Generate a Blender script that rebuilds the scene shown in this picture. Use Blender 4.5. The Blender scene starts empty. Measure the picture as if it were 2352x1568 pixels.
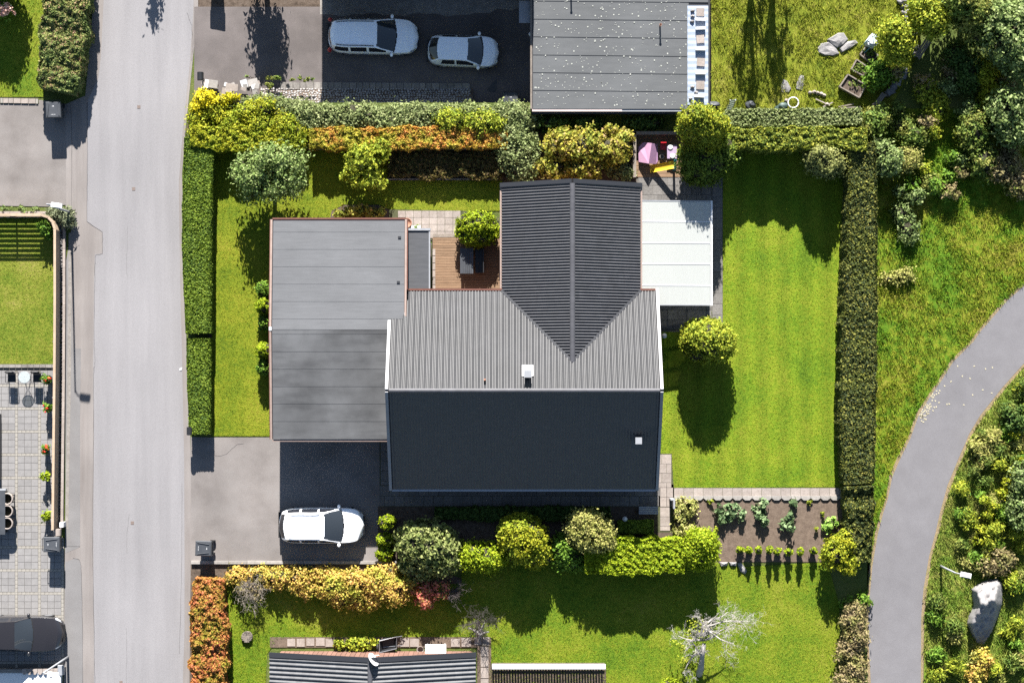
import bpy, bmesh, math, random
import numpy as np
from mathutils import Vector, Matrix

# ------------------------------------------------------------------ camera, sky, sun, exposure
S = 43.0                 # plan units per metre
NX, NY, H = 1176.0, 850.0, 95.0   # point straight below the drone, flying height
ELEV = math.radians(27.5)
sc = bpy.context.scene
sc.render.engine = 'CYCLES'
cam = bpy.data.cameras.new('camera'); camo = bpy.data.objects.new('camera', cam)
sc.collection.objects.link(camo)
camo.location = ((NX-1176)/S, (784-NY)/S, H)
cam.sensor_width = 36.0; cam.lens = 36.0*H/(2352/S)
cam.shift_y = (NY-784)/2352.0
cam.clip_start = 1.0; cam.clip_end = 3000.0
sc.camera = camo
w = bpy.data.worlds.new('World'); sc.world = w; w.use_nodes = True
wn = w.node_tree.nodes; wl = w.node_tree.links
sky = wn.new('ShaderNodeTexSky'); sky.sky_type = 'NISHITA'; sky.sun_disc = False
sky.sun_elevation = ELEV; sky.sun_rotation = math.radians(0)
sky.air_density = 1.0; sky.dust_density = 0.4
bg = wn['Background']; bg.inputs['Strength'].default_value = 0.044
wl.new(sky.outputs['Color'], bg.inputs['Color'])
sun = bpy.data.lights.new('sun', 'SUN'); sun.energy = 5.0; sun.angle = math.radians(0.5)
sun.color = (1.0, 0.965, 0.915)
suno = bpy.data.objects.new('sun', sun); sc.collection.objects.link(suno)
suno.location = (0, 40, 40)
sd = Vector((0.022*math.cos(ELEV), -math.cos(ELEV), -math.sin(ELEV)))
suno.rotation_euler = sd.to_track_quat('-Z', 'Y').to_euler()
sc.view_settings.view_transform = 'Standard'; sc.view_settings.look = 'None'
sc.view_settings.exposure = 2.08; sc.view_settings.gamma = 1.0
sc.view_settings.use_curve_mapping = False
sc.cycles.max_bounces = 6; sc.cycles.diffuse_bounces = 3; sc.cycles.transmission_bounces = 4
sc.cycles.use_denoising = False

# ------------------------------------------------------------------ helpers
R = random.Random(7); G = np.random.default_rng(11)
col = sc.collection
def W(x, y, z=0.0):
    f = 1 - z/H
    return Vector(((NX+(x-NX)*f-1176)/S, (784-(NY+(y-NY)*f))/S, z))
def g2(x, y, z=0.0):     # plan units to metres, no height correction
    return Vector(((x-1176)/S, (784-y)/S, z))
def tag(o, label=None, cat=None, group=None, kind=None):
    if label: o['label'] = label
    if cat: o['category'] = cat
    if group: o['group'] = group
    if kind: o['kind'] = kind
    return o
def link(o, parent=None):
    col.objects.link(o)
    if parent is not None:
        o.parent = parent
        if parent.type == 'EMPTY': o.matrix_parent_inverse = Matrix.Translation(parent.location).inverted()
    return o
def empty(name, loc, label, cat, group=None):
    o = bpy.data.objects.new(name, None); col.objects.link(o)
    o.location = loc; o.empty_display_size = 0.2
    return tag(o, label, cat, group)
def mesh(name, verts, faces, mat, parent=None, smooth=False):
    me = bpy.data.meshes.new(name)
    me.from_pydata([tuple(v) for v in verts], [], faces); me.update()
    if mat: me.materials.append(mat)
    if smooth: me.polygons.foreach_set('use_smooth', [True]*len(me.polygons))
    return link(bpy.data.objects.new(name, me), parent)
def quads_np(name, V, k, mat, parent=None):
    """V: (n*k,3) array, faces of k consecutive vertices"""
    n = len(V)//k
    me = bpy.data.meshes.new(name)
    me.vertices.add(len(V)); me.vertices.foreach_set('co', V.astype(np.float32).ravel())
    me.loops.add(n*k); me.loops.foreach_set('vertex_index', np.arange(n*k, dtype=np.int32))
    me.polygons.add(n); me.polygons.foreach_set('loop_start', np.arange(0, n*k, k, dtype=np.int32))
    me.polygons.foreach_set('loop_total', np.full(n, k, dtype=np.int32))
    me.update(calc_edges=True); me.validate()
    if mat: me.materials.append(mat)
    return link(bpy.data.objects.new(name, me), parent)
class MB:
    def __init__(s): s.v = []; s.f = []
    def add(s, v, f):
        b = len(s.v); s.v += [tuple(p) for p in v]; s.f += [tuple(i+b for i in q) for q in f]; return s
    def box(s, c, d, rz=0.0, rx=0.0, ry=0.0):
        m = Matrix.Rotation(rz, 3, 'Z') @ Matrix.Rotation(ry, 3, 'Y') @ Matrix.Rotation(rx, 3, 'X')
        c = Vector(c)
        vs = [c + m @ Vector((sx*d[0]/2, sy*d[1]/2, sz*d[2]/2)) for sx in (-1,1) for sy in (-1,1) for sz in (-1,1)]
        return s.add(vs, [(0,1,3,2),(4,6,7,5),(0,4,5,1),(2,3,7,6),(0,2,6,4),(1,5,7,3)])
    def bx(s, x0, x1, y0, y1, z0, z1):   # plan units
        a = g2(x0, y1, z0); b = g2(x1, y0, z1)
        return s.box((a+b)/2, (abs(b.x-a.x), abs(b.y-a.y), abs(z1-z0)))
    def prism(s, pts, z0, z1):           # pts: list of (x,y) metres
        n = len(pts)
        ar = sum(pts[i][0]*pts[(i+1)%n][1]-pts[(i+1)%n][0]*pts[i][1] for i in range(n))
        if ar < 0: pts = pts[::-1]
        v = [(p[0], p[1], z0) for p in pts] + [(p[0], p[1], z1) for p in pts]
        f = [tuple(range(n-1, -1, -1)), tuple(range(n, 2*n))] + [(i, (i+1)%n, n+(i+1)%n, n+i) for i in range(n)]
        return s.add(v, f)
    def cyl(s, p0, p1, r0, r1=None, n=10):
        return s.tube([p0, p1], [r0, r0 if r1 is None else r1], n)
    def tube(s, P, rad, n=8, cap=True):
        P = [Vector(p) for p in P]; b = len(s.v); fr = None
        for i, p in enumerate(P):
            t = (P[min(i+1, len(P)-1)] - P[max(i-1, 0)]).normalized()
            a = (fr - t*fr.dot(t)) if fr is not None else t.orthogonal()
            if a.length < 1e-5: a = t.orthogonal()
            a.normalize(); fr = a; c = t.cross(a)
            r = rad[i] if hasattr(rad, '__len__') else rad
            for k in range(n):
                th = 2*math.pi*k/n
                s.v.append(tuple(p + a*(r*math.cos(th)) + c*(r*math.sin(th))))
        for i in range(len(P)-1):
            for k in range(n):
                q = b+i*n+k; q2 = b+i*n+(k+1)%n
                s.f.append((q, q2, q2+n, q+n))
        if cap:
            s.f.append(tuple(b+k for k in range(n-1, -1, -1)))
            e = b+(len(P)-1)*n; s.f.append(tuple(e+k for k in range(n)))
        return s
    def lathe(s, c, prof, n=20):         # prof: (r,z)
        b = len(s.v); c = Vector(c)
        for r, z in prof:
            for k in range(n):
                th = 2*math.pi*k/n; s.v.append((c.x+r*math.cos(th), c.y+r*math.sin(th), c.z+z))
        for i in range(len(prof)-1):
            for k in range(n):
                q = b+i*n+k; q2 = b+i*n+(k+1)%n
                s.f.append((q, q2, q2+n, q+n))
        s.f.append(tuple(b+k for k in range(n-1,-1,-1))); e = b+(len(prof)-1)*n
        s.f.append(tuple(e+k for k in range(n)))
        return s
    def blob(s, c, r, rough=.15, seed=0, nu=10, nv=7, zmin=None):
        rr = random.Random(seed); b = len(s.v); c = Vector(c)
        ph = [(rr.uniform(1,3), rr.uniform(1,3), rr.uniform(1,3), rr.uniform(0,6.3)) for _ in range(4)]
        for i in range(nv+1):
            th = math.pi*i/nv
            for k in range(nu):
                a = 2*math.pi*k/nu
                d = Vector((math.sin(th)*math.cos(a), math.sin(th)*math.sin(a), math.cos(th)))
                q = 1+rough*sum(math.sin(p[0]*d.x*2+p[1]*d.y*2+p[2]*d.z*2+p[3]) for p in ph)/2
                v = c + Vector((d.x*r[0]*q, d.y*r[1]*q, d.z*r[2]*q))
                if zmin is not None and v.z < zmin: v.z = zmin
                s.v.append(tuple(v))
        for i in range(nv):
            for k in range(nu):
                q = b+i*nu+k; q2 = b+i*nu+(k+1)%nu
                s.f.append((q, q+nu, q2+nu, q2))
        return s
    def build(s, name, mat, parent=None, smooth=False):
        return mesh(name, s.v, s.f, mat, parent, smooth)
def sheet(name, pts, z, mat, kind='structure', parent=None):   # flat polygon, plan units
    v = [g2(x, y, z) for x, y in pts]
    n = len(v); ar = sum(v[i].x*v[(i+1)%n].y-v[(i+1)%n].x*v[i].y for i in range(n))
    if ar < 0: v = v[::-1]
    o = mesh(name, v, [tuple(range(n))], mat, parent)
    if parent is None: o['kind'] = kind
    return o
def share(o, loc_delta=None, parent=None, name=None):
    c = o.copy(); col.objects.link(c)
    if parent is not None: c.parent = parent
    if loc_delta is not None: c.location = Vector(o.location) + Vector(loc_delta)
    return c

# ------------------------------------------------------------------ materials
KM, KL, KG = .66, 1.62, .95   # overall reflectance of built surfaces, leaves, turf
def nodes(name):
    m = bpy.data.materials.new(name); m.use_nodes = True
    return m, m.node_tree.nodes, m.node_tree.links
def ramp(N, cols, const=False):
    r = N.new('ShaderNodeValToRGB'); e = r.color_ramp.elements
    n = len(cols)
    while len(e) < n: e.new(0.5)
    for i, c in enumerate(cols):
        e[i].position = i/(n-1) if n > 1 else 0
        e[i].color = (c[0], c[1], c[2], 1)
    if const: r.color_ramp.interpolation = 'CONSTANT'
    return r
def noise(N, L, pos, scale, detail=5, rough=.6):
    n = N.new('ShaderNodeTexNoise'); n.inputs['Scale'].default_value = scale
    n.inputs['Detail'].default_value = detail; n.inputs['Roughness'].default_value = rough
    if pos is not None: L.new(pos, n.inputs['Vector'])
    return n
def stretch(N, L, val, lo=.3, hi=.7):
    m = N.new('ShaderNodeMapRange'); m.inputs[1].default_value = lo; m.inputs[2].default_value = hi
    L.new(val, m.inputs[0]); return m.outputs[0]
def mul(N, L, c, f):
    m = N.new('ShaderNodeMix'); m.data_type = 'RGBA'; m.blend_type = 'MULTIPLY'; m.inputs[0].default_value = 1
    L.new(c, m.inputs[6]); L.new(f, m.inputs[7]); return m.outputs[2]
def M(name, cols, scale=3.0, rough=.85, bump=0.0, bscale=40.0, big=None, bigamt=.25, spec=.3, metal=0.0,
      obj_rand=0.0, fine=None, detail=6, coat=0.0, stretchv=None):
    m, N, L = nodes(name); b = N['Principled BSDF']; cols = [tuple(v*KM for v in c) for c in cols]
    geo = N.new('ShaderNodeNewGeometry'); pos = geo.outputs['Position']
    if stretchv:
        vm = N.new('ShaderNodeVectorMath'); vm.operation = 'MULTIPLY'; vm.inputs[1].default_value = stretchv
        L.new(pos, vm.inputs[0]); spos = vm.outputs[0]
    else: spos = pos
    if len(cols) > 1:
        n1 = noise(N, L, spos, scale, detail); r = ramp(N, cols); L.new(stretch(N, L, n1.outputs[0]), r.inputs[0]); c = r.outputs[0]
    else:
        rg = N.new('ShaderNodeRGB'); rg.outputs[0].default_value = (*cols[0], 1); c = rg.outputs[0]
    def vary(val, lo, hi, amt, c):
        mr = N.new('ShaderNodeMapRange'); mr.inputs[1].default_value = lo; mr.inputs[2].default_value = hi
        mr.inputs[3].default_value = 1-amt; mr.inputs[4].default_value = 1+amt*.6
        L.new(val, mr.inputs[0]); return mul(N, L, c, mr.outputs[0])
    if big: c = vary(noise(N, L, pos, big, 3).outputs[0], .3, .7, bigamt, c)
    if fine: c = vary(noise(N, L, pos, fine[0], 2).outputs[0], .25, .75, fine[1], c)
    if obj_rand:
        oi = N.new('ShaderNodeObjectInfo'); c = vary(oi.outputs['Random'], 0, 1, obj_rand, c)
    L.new(c, b.inputs['Base Color'])
    b.inputs['Roughness'].default_value = rough; b.inputs['Metallic'].default_value = metal
    b.inputs['Specular IOR Level'].default_value = spec
    if coat: b.inputs['Coat Weight'].default_value = coat; b.inputs['Coat Roughness'].default_value = .04
    if bump:
        bn = noise(N, L, spos, bscale, 4); bp = N.new('ShaderNodeBump'); bp.inputs['Strength'].default_value = bump
        bp.inputs['Distance'].default_value = .02; L.new(bn.outputs[0], bp.inputs['Height']); L.new(bp.outputs[0], b.inputs['Normal'])
    return m
def LM(name, cols, patch=None, pscale=1.0, trans=.3, rough=.7, isl=None):
    """leaf: colour differs from leaf to leaf, and in patches across the plant"""
    m, N, L = nodes(name); b = N['Principled BSDF']; out = N['Material Output']
    geo = N.new('ShaderNodeNewGeometry')
    cols = [tuple(v*KL for v in c) for c in cols]; patch = patch and [tuple(v*KL for v in c) for c in patch]
    r = ramp(N, cols); L.new(geo.outputs['Random Per Island'], r.inputs[0]); c = r.outputs[0]
    if patch:
        n1 = noise(N, L, geo.outputs['Position'], pscale, 3)
        r2 = ramp(N, patch); L.new(geo.outputs['Random Per Island'], r2.inputs[0])
        mx = N.new('ShaderNodeMix'); mx.data_type = 'RGBA'
        L.new(stretch(N, L, n1.outputs[0], .45, .6), mx.inputs[0]); L.new(c, mx.inputs[6]); L.new(r2.outputs[0], mx.inputs[7]); c = mx.outputs[2]
    L.new(c, b.inputs['Base Color']); b.inputs['Roughness'].default_value = rough
    b.inputs['Specular IOR Level'].default_value = .2
    tr = N.new('ShaderNodeBsdfTranslucent'); L.new(c, tr.inputs['Color'])
    ms = N.new('ShaderNodeMixShader'); ms.inputs[0].default_value = trans
    L.new(b.outputs[0], ms.inputs[1]); L.new(tr.outputs[0], ms.inputs[2]); L.new(ms.outputs[0], out.inputs['Surface'])
    return m
def GM(name, cols, scale=.6, fine=9.0, stripes=None, patch=None):
    """grass: patches of differing tone, blade to blade differences, optional mowing bands"""
    m, N, L = nodes(name); b = N['Principled BSDF']; out = N['Material Output']
    geo = N.new('ShaderNodeNewGeometry'); pos = geo.outputs['Position']
    n1 = noise(N, L, pos, scale, 6, .65); n2 = noise(N, L, pos, fine, 4, .7)
    ad = N.new('ShaderNodeMath'); ad.operation = 'MULTIPLY_ADD'; ad.inputs[1].default_value = .45
    L.new(n2.outputs[0], ad.inputs[0]); sb = N.new('ShaderNodeMath'); sb.operation = 'MULTIPLY'; sb.inputs[1].default_value = .6
    L.new(n1.outputs[0], sb.inputs[0]); L.new(sb.outputs[0], ad.inputs[2])
    cols = [tuple(v*KG for v in c) for c in cols]
    r = ramp(N, cols); L.new(stretch(N, L, ad.outputs[0], .36, .68), r.inputs[0]); c = r.outputs[0]
    mr = N.new('ShaderNodeMapRange'); mr.inputs[3].default_value = .62; mr.inputs[4].default_value = 1.3
    L.new(geo.outputs['Random Per Island'], mr.inputs[0]); c = mul(N, L, c, mr.outputs[0])
    if stripes:
        sx = N.new('ShaderNodeSeparateXYZ'); L.new(pos, sx.inputs[0])
        nn = noise(N, L, pos, .8, 2)
        k = N.new('ShaderNodeMath'); k.operation = 'MULTIPLY_ADD'; k.inputs[1].default_value = 2*math.pi/stripes
        wob = N.new('ShaderNodeMath'); wob.operation = 'MULTIPLY'; wob.inputs[1].default_value = 1.6
        L.new(nn.outputs[0], wob.inputs[0]); L.new(sx.outputs['X'], k.inputs[0]); L.new(wob.outputs[0], k.inputs[2])
        sn = N.new('ShaderNodeMath'); sn.operation = 'SINE'; L.new(k.outputs[0], sn.inputs[0])
        m2 = N.new('ShaderNodeMapRange'); m2.inputs[1].default_value = -1; m2.inputs[3].default_value = .9; m2.inputs[4].default_value = 1.1
        L.new(sn.outputs[0], m2.inputs[0]); c = mul(N, L, c, m2.outputs[0])
    L.new(c, b.inputs['Base Color']); b.inputs['Roughness'].default_value = .75; b.inputs['Specular IOR Level'].default_value = .2
    bp = N.new('ShaderNodeBump'); bp.inputs['Strength'].default_value = .8; bp.inputs['Distance'].default_value = .04
    bn = noise(N, L, pos, 22, 3); L.new(bn.outputs[0], bp.inputs['Height']); L.new(bp.outputs[0], b.inputs['Normal'])
    tr = N.new('ShaderNodeBsdfTranslucent'); L.new(c, tr.inputs['Color'])
    ms = N.new('ShaderNodeMixShader'); ms.inputs[0].default_value = .2
    L.new(b.outputs[0], ms.inputs[1]); L.new(tr.outputs[0], ms.inputs[2]); L.new(ms.outputs[0], out.inputs['Surface'])
    return m
m_road = M('old_asphalt', [(.262,.251,.256),(.312,.299,.304)], .9, .9, .25, 60, big=.12, bigamt=.10, fine=(28,.2), stretchv=(1.6,.1,1))
m_road2 = M('side_asphalt', [(.215,.19,.178),(.3,.272,.256)], 1.1, .9, .25, 60, stretchv=(1.6,.15,1), big=.25, bigamt=.14, fine=(26,.14))
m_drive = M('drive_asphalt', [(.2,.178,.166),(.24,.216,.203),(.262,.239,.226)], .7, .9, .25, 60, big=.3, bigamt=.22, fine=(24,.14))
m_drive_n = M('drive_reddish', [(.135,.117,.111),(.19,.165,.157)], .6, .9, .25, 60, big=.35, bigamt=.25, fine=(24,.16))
m_patch = M('patch_asphalt', [(.205,.195,.192),(.235,.226,.224)], 1.0, .9, .2, 60, big=.3, bigamt=.1, fine=(26,.14))
m_path = M('path_asphalt', [(.188,.18,.188),(.215,.207,.216)], 1.2, .9, .25, 60, big=.2, bigamt=.08, fine=(26,.12))
m_crack = M('crack', [(.09,.085,.085),(.13,.12,.12)], 3)
m_soil = M('soil', [(.06,.042,.03),(.12,.088,.065),(.15,.115,.09)], 4, .95, .8, 25, fine=(14,.3))
m_drysoil = M('dry_soil', [(.12,.085,.062),(.2,.148,.11)], 4, .95, .6, 25, fine=(14,.25))
m_ground = GM('rough_ground', [(.035,.055,.01),(.08,.11,.02),(.13,.14,.04)], .5)
m_conc = M('concrete', [(.3,.275,.25),(.38,.355,.33)], 5, .9, .2, 40, obj_rand=.16, fine=(12,.15))
m_concd = M('weathered_concrete', [(.22,.2,.18),(.32,.295,.27)], 3, .9, .3, 40, obj_rand=.2, fine=(12,.2))
m_slab = M('exposed_aggregate_slab', [(.15,.14,.13),(.25,.235,.22)], 14, .9, .4, 70, obj_rand=.16, fine=(30,.2))
m_slabl = M('pale_slab', [(.32,.27,.235),(.4,.345,.31)], 3, .9, .25, 50, obj_rand=.14, fine=(14,.2))
m_paver = M('grey_paver', [(.245,.235,.23),(.29,.278,.272)], 5, .85, .15, 60, obj_rand=.09, fine=(25,.08))
m_paverl = M('cream_cobble', [(.29,.268,.235),(.36,.335,.295)], 6, .85, .15, 60)
m_joint = M('joint_sand', [(.12,.11,.1),(.16,.15,.13)], 8)
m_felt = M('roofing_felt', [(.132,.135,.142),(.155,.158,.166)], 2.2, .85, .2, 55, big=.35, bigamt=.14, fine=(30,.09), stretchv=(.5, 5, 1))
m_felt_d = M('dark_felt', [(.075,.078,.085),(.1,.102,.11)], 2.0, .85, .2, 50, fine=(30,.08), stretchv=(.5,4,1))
m_felt_n = M('lichened_felt', [(.108,.113,.117),(.13,.135,.139)], 1.2, .85, .2, 50, big=.35, bigamt=.14, fine=(30,.1), stretchv=(.6,4,1))
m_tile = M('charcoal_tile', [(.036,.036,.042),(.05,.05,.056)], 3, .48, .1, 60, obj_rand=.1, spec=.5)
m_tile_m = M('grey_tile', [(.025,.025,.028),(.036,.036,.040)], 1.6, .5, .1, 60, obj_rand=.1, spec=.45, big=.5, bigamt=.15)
m_tile_c = M('charcoal_tile_lit', [(.06,.06,.066),(.08,.08,.087)], 3, .45, .1, 60, obj_rand=.12, spec=.5)  # same tile as the main roof, sunlight on the rolls put into a lighter colour
m_flash = M('black_flashing', [(.03,.031,.036)], rough=.45, spec=.5)
m_ridge = M('ridge_tile', [(.075,.075,.085),(.1,.1,.11)], 4, .55, obj_rand=.1)
m_fascia = M('red_brown_timber', [(.13,.05,.035),(.17,.07,.05)], 5, .7)
m_copper = M('fascia_capping', [(.3,.215,.18),(.37,.28,.24)], 5, .6)
m_white = M('white_paint', [(.72,.72,.72),(.8,.8,.8)], 3, .5)
m_whitewall = M('white_render', [(.62,.6,.57),(.7,.68,.65)], 3, .9)
m_brick = M('brown_wall', [(.16,.085,.055),(.22,.12,.08)], 6, .85)
m_metal = M('galvanised', [(.42,.43,.45),(.52,.53,.55)], 5, .35, metal=.8)
m_greymetal = M('grey_paint', [(.3,.31,.33),(.36,.37,.39)], 4, .45)
m_black = M('black_plastic', [(.018,.019,.021),(.028,.029,.032)], 5, .45)
m_binlid = M('grey_bin_plastic', [(.06,.066,.075),(.085,.09,.1)], 4, .42, obj_rand=.15)
m_timber = M('aged_timber', [(.2,.165,.135),(.3,.255,.215)], 6, .85, .3, 30, obj_rand=.15, fine=(20,.2))
m_deck = M('oiled_deck', [(.2,.12,.07),(.27,.17,.1),(.31,.2,.125)], 3, .75, .2, 30, obj_rand=.16, stretchv=(.7,8,1), fine=(20,.15))
m_bark = M('bark', [(.06,.045,.035),(.12,.095,.075)], 9, .95, .6, 20)
m_deadwood = M('silver_deadwood', [(.34,.31,.28),(.5,.47,.44)], 6, .9)
m_twig = M('dark_twigs', [(.03,.028,.016),(.05,.045,.026)], 7, .95, .6, 20)
m_rock = M('granite', [(.2,.19,.19),(.3,.285,.28),(.36,.345,.33)], 2.5, .9, .7, 8, fine=(14,.2))
m_stone = M('field_stone', [(.22,.21,.205),(.36,.34,.33),(.42,.39,.36)], 5, .85, obj_rand=.3)
m_fencew = M('pale_fence_board', [(.42,.3,.2),(.5,.385,.28)], 5, .7, obj_rand=.12)
m_stonewall = M('dark_stone', [(.08,.075,.075),(.19,.18,.175)], 9, .95, .7, 20)
m_glassd = M('tinted_glass', [(.018,.02,.026)], rough=.06, spec=.6)
m_tyre = M('rubber', [(.018,.018,.019)], rough=.8)
m_chrome = M('bright_metal', [(.6,.6,.62)], rough=.2, metal=1.0)
m_lampglass = M('lamp_glass', [(.5,.52,.55)], rough=.1, spec=.6)
m_red = M('red_plastic', [(.45,.015,.02)], rough=.3, spec=.5)
m_pink = M('pink_plastic', [(.5,.28,.42),(.56,.33,.47)], 4, .5)
m_yellow = M('yellow_plastic', [(.62,.42,.03)], rough=.4)
m_teal = M('teal_plastic', [(.03,.25,.25)], rough=.4)
m_purple = M('violet_plastic', [(.4,.3,.42)], rough=.5)
m_terracotta = M('terracotta', [(.35,.17,.11),(.42,.22,.15)], 6, .8)
m_polyc = M('frosted_polycarbonate', [(.74,.76,.73),(.8,.82,.79)], .5, .35, spec=.5)
# ------------------------------------------------------------------ leaf and blade makers
def unit(a): return a/np.maximum(np.linalg.norm(a, axis=1, keepdims=True), 1e-9)
def leaf_obj(name, P, N, size, mat, parent, jit=.7, asp=1.7, rng=G):
    n = len(P)
    Nn = unit(N + jit*rng.normal(size=(n,3)))
    T = unit(np.cross(Nn, rng.normal(size=(n,3)))); B = np.cross(Nn, T)
    s = (size*rng.uniform(.65, 1.3, n))[:, None]
    fold = Nn*s*.12
    V = np.empty((n, 4, 3)); V[:,0] = P - T*s*asp/2; V[:,1] = P + B*s/2 + fold; V[:,2] = P + T*s*asp/2; V[:,3] = P - B*s/2 + fold
    return quads_np(name, V.reshape(-1,3), 4, mat, parent)
def crown_pts(blobs, n, clump, rng, up=.3, per=26, floor=.02):
    area = np.array([b[3]*b[4]+b[3]*b[5]+b[4]*b[5] for b in blobs]); area = area/area.sum()
    nc = max(4*len(blobs), n//per)
    bi = rng.choice(len(blobs), nc, p=area); Bl = np.array(blobs)[bi]
    d = unit(rng.normal(size=(nc,3)) + np.array([0,0,up])); rad = 1 - .3*rng.random(nc)**1.6
    C = Bl[:,:3] + d*Bl[:,3:6]*rad[:,None]
    k = rng.integers(0, nc, n)
    off = rng.normal(size=(n,3))*clump*.5*(.6+.8*rng.random(nc))[k][:,None]
    P = C[k] + off; P[:,2] = np.maximum(P[:,2], floor + .05*rng.random(n))
    return P, unit(d[k] + .7*off/max(clump,1e-3) + np.array([0,0,.15]))
def to_blobs(spec):      # (x, y, rx, ry, top, bottom) -> metres
    out = []
    for x, y, rx, ry, t, b in spec:
        c = W(x, y, (t+b)/2); out.append((c.x, c.y, c.z, rx/S, ry/S, max((t-b)/2, .06)))
    return out
def bush(name, label, cat, spec, mat, n, leaf=.1, clump=.2, group=None, core=.7, trunk=None, jit=.7, up=.3, asp=1.7, twig=None, seed=None, z0=0):
    rng = np.random.default_rng(seed if seed is not None else (int(spec[0][0]*7+spec[0][1]*13) & 0xffff))
    B = to_blobs(spec); b0 = B[0]
    e = empty(name, (b0[0], b0[1], z0), label, cat, group)
    n = int(n)
    P, N = crown_pts(B, n, clump, rng, up, floor=z0+.02)
    leaf_obj('crown' if trunk else 'foliage', P, N, leaf, mat, e, jit, asp, rng)
    if core:
        mb = MB()
        for i, q in enumerate(B):
            mb.blob(q[:3], (q[3]*core, q[4]*core, q[5]*core), .14, i+int(abs(q[0]*31)), 12, 8, zmin=z0-.02)
        mb.build('shade_core', twig or m_twig, e, True)  # solid dark core added inside the leaves to block light
    if trunk:
        mb = MB(); rr = random.Random(int(abs(b0[0])*100)); tr = trunk if isinstance(trunk, float) else .08
        top = b0[2]
        mb.tube([(b0[0], b0[1], z0-.1), (b0[0]+rr.uniform(-.06,.06), b0[1]+rr.uniform(-.06,.06), z0+(top-z0)*.55), (b0[0], b0[1], top)], [tr*1.3, tr, tr*.6], 8)
        for q in B:
            for _ in range(5):
                a = rr.uniform(0, 6.3); r = rr.uniform(.45, .85)
                mb.tube([(b0[0], b0[1], z0+(top-z0)*rr.uniform(.4,.8)), (q[0]+q[3]*.4*math.cos(a), q[1]+q[4]*.4*math.sin(a), q[2]), (q[0]+q[3]*r*math.cos(a), q[1]+q[4]*r*math.sin(a), q[2]+q[5]*.4)], [tr*.55, tr*.35, tr*.1], 5)
        mb.build('trunk', m_bark, e, True)
    else:
        mb = MB(); rr = random.Random(int(abs(b0[0])*100)+3)
        for _ in range(4):
            a = rr.uniform(0, 6.3)
            mb.tube([(b0[0]+.05*math.cos(a), b0[1]+.05*math.sin(a), z0-.05), (b0[0]+b0[3]*.45*math.cos(a), b0[1]+b0[4]*.45*math.sin(a), max(b0[2], z0+.1))], [.03, .012], 5)
        mb.build('stem', m_bark, e, True)
    return e
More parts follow.
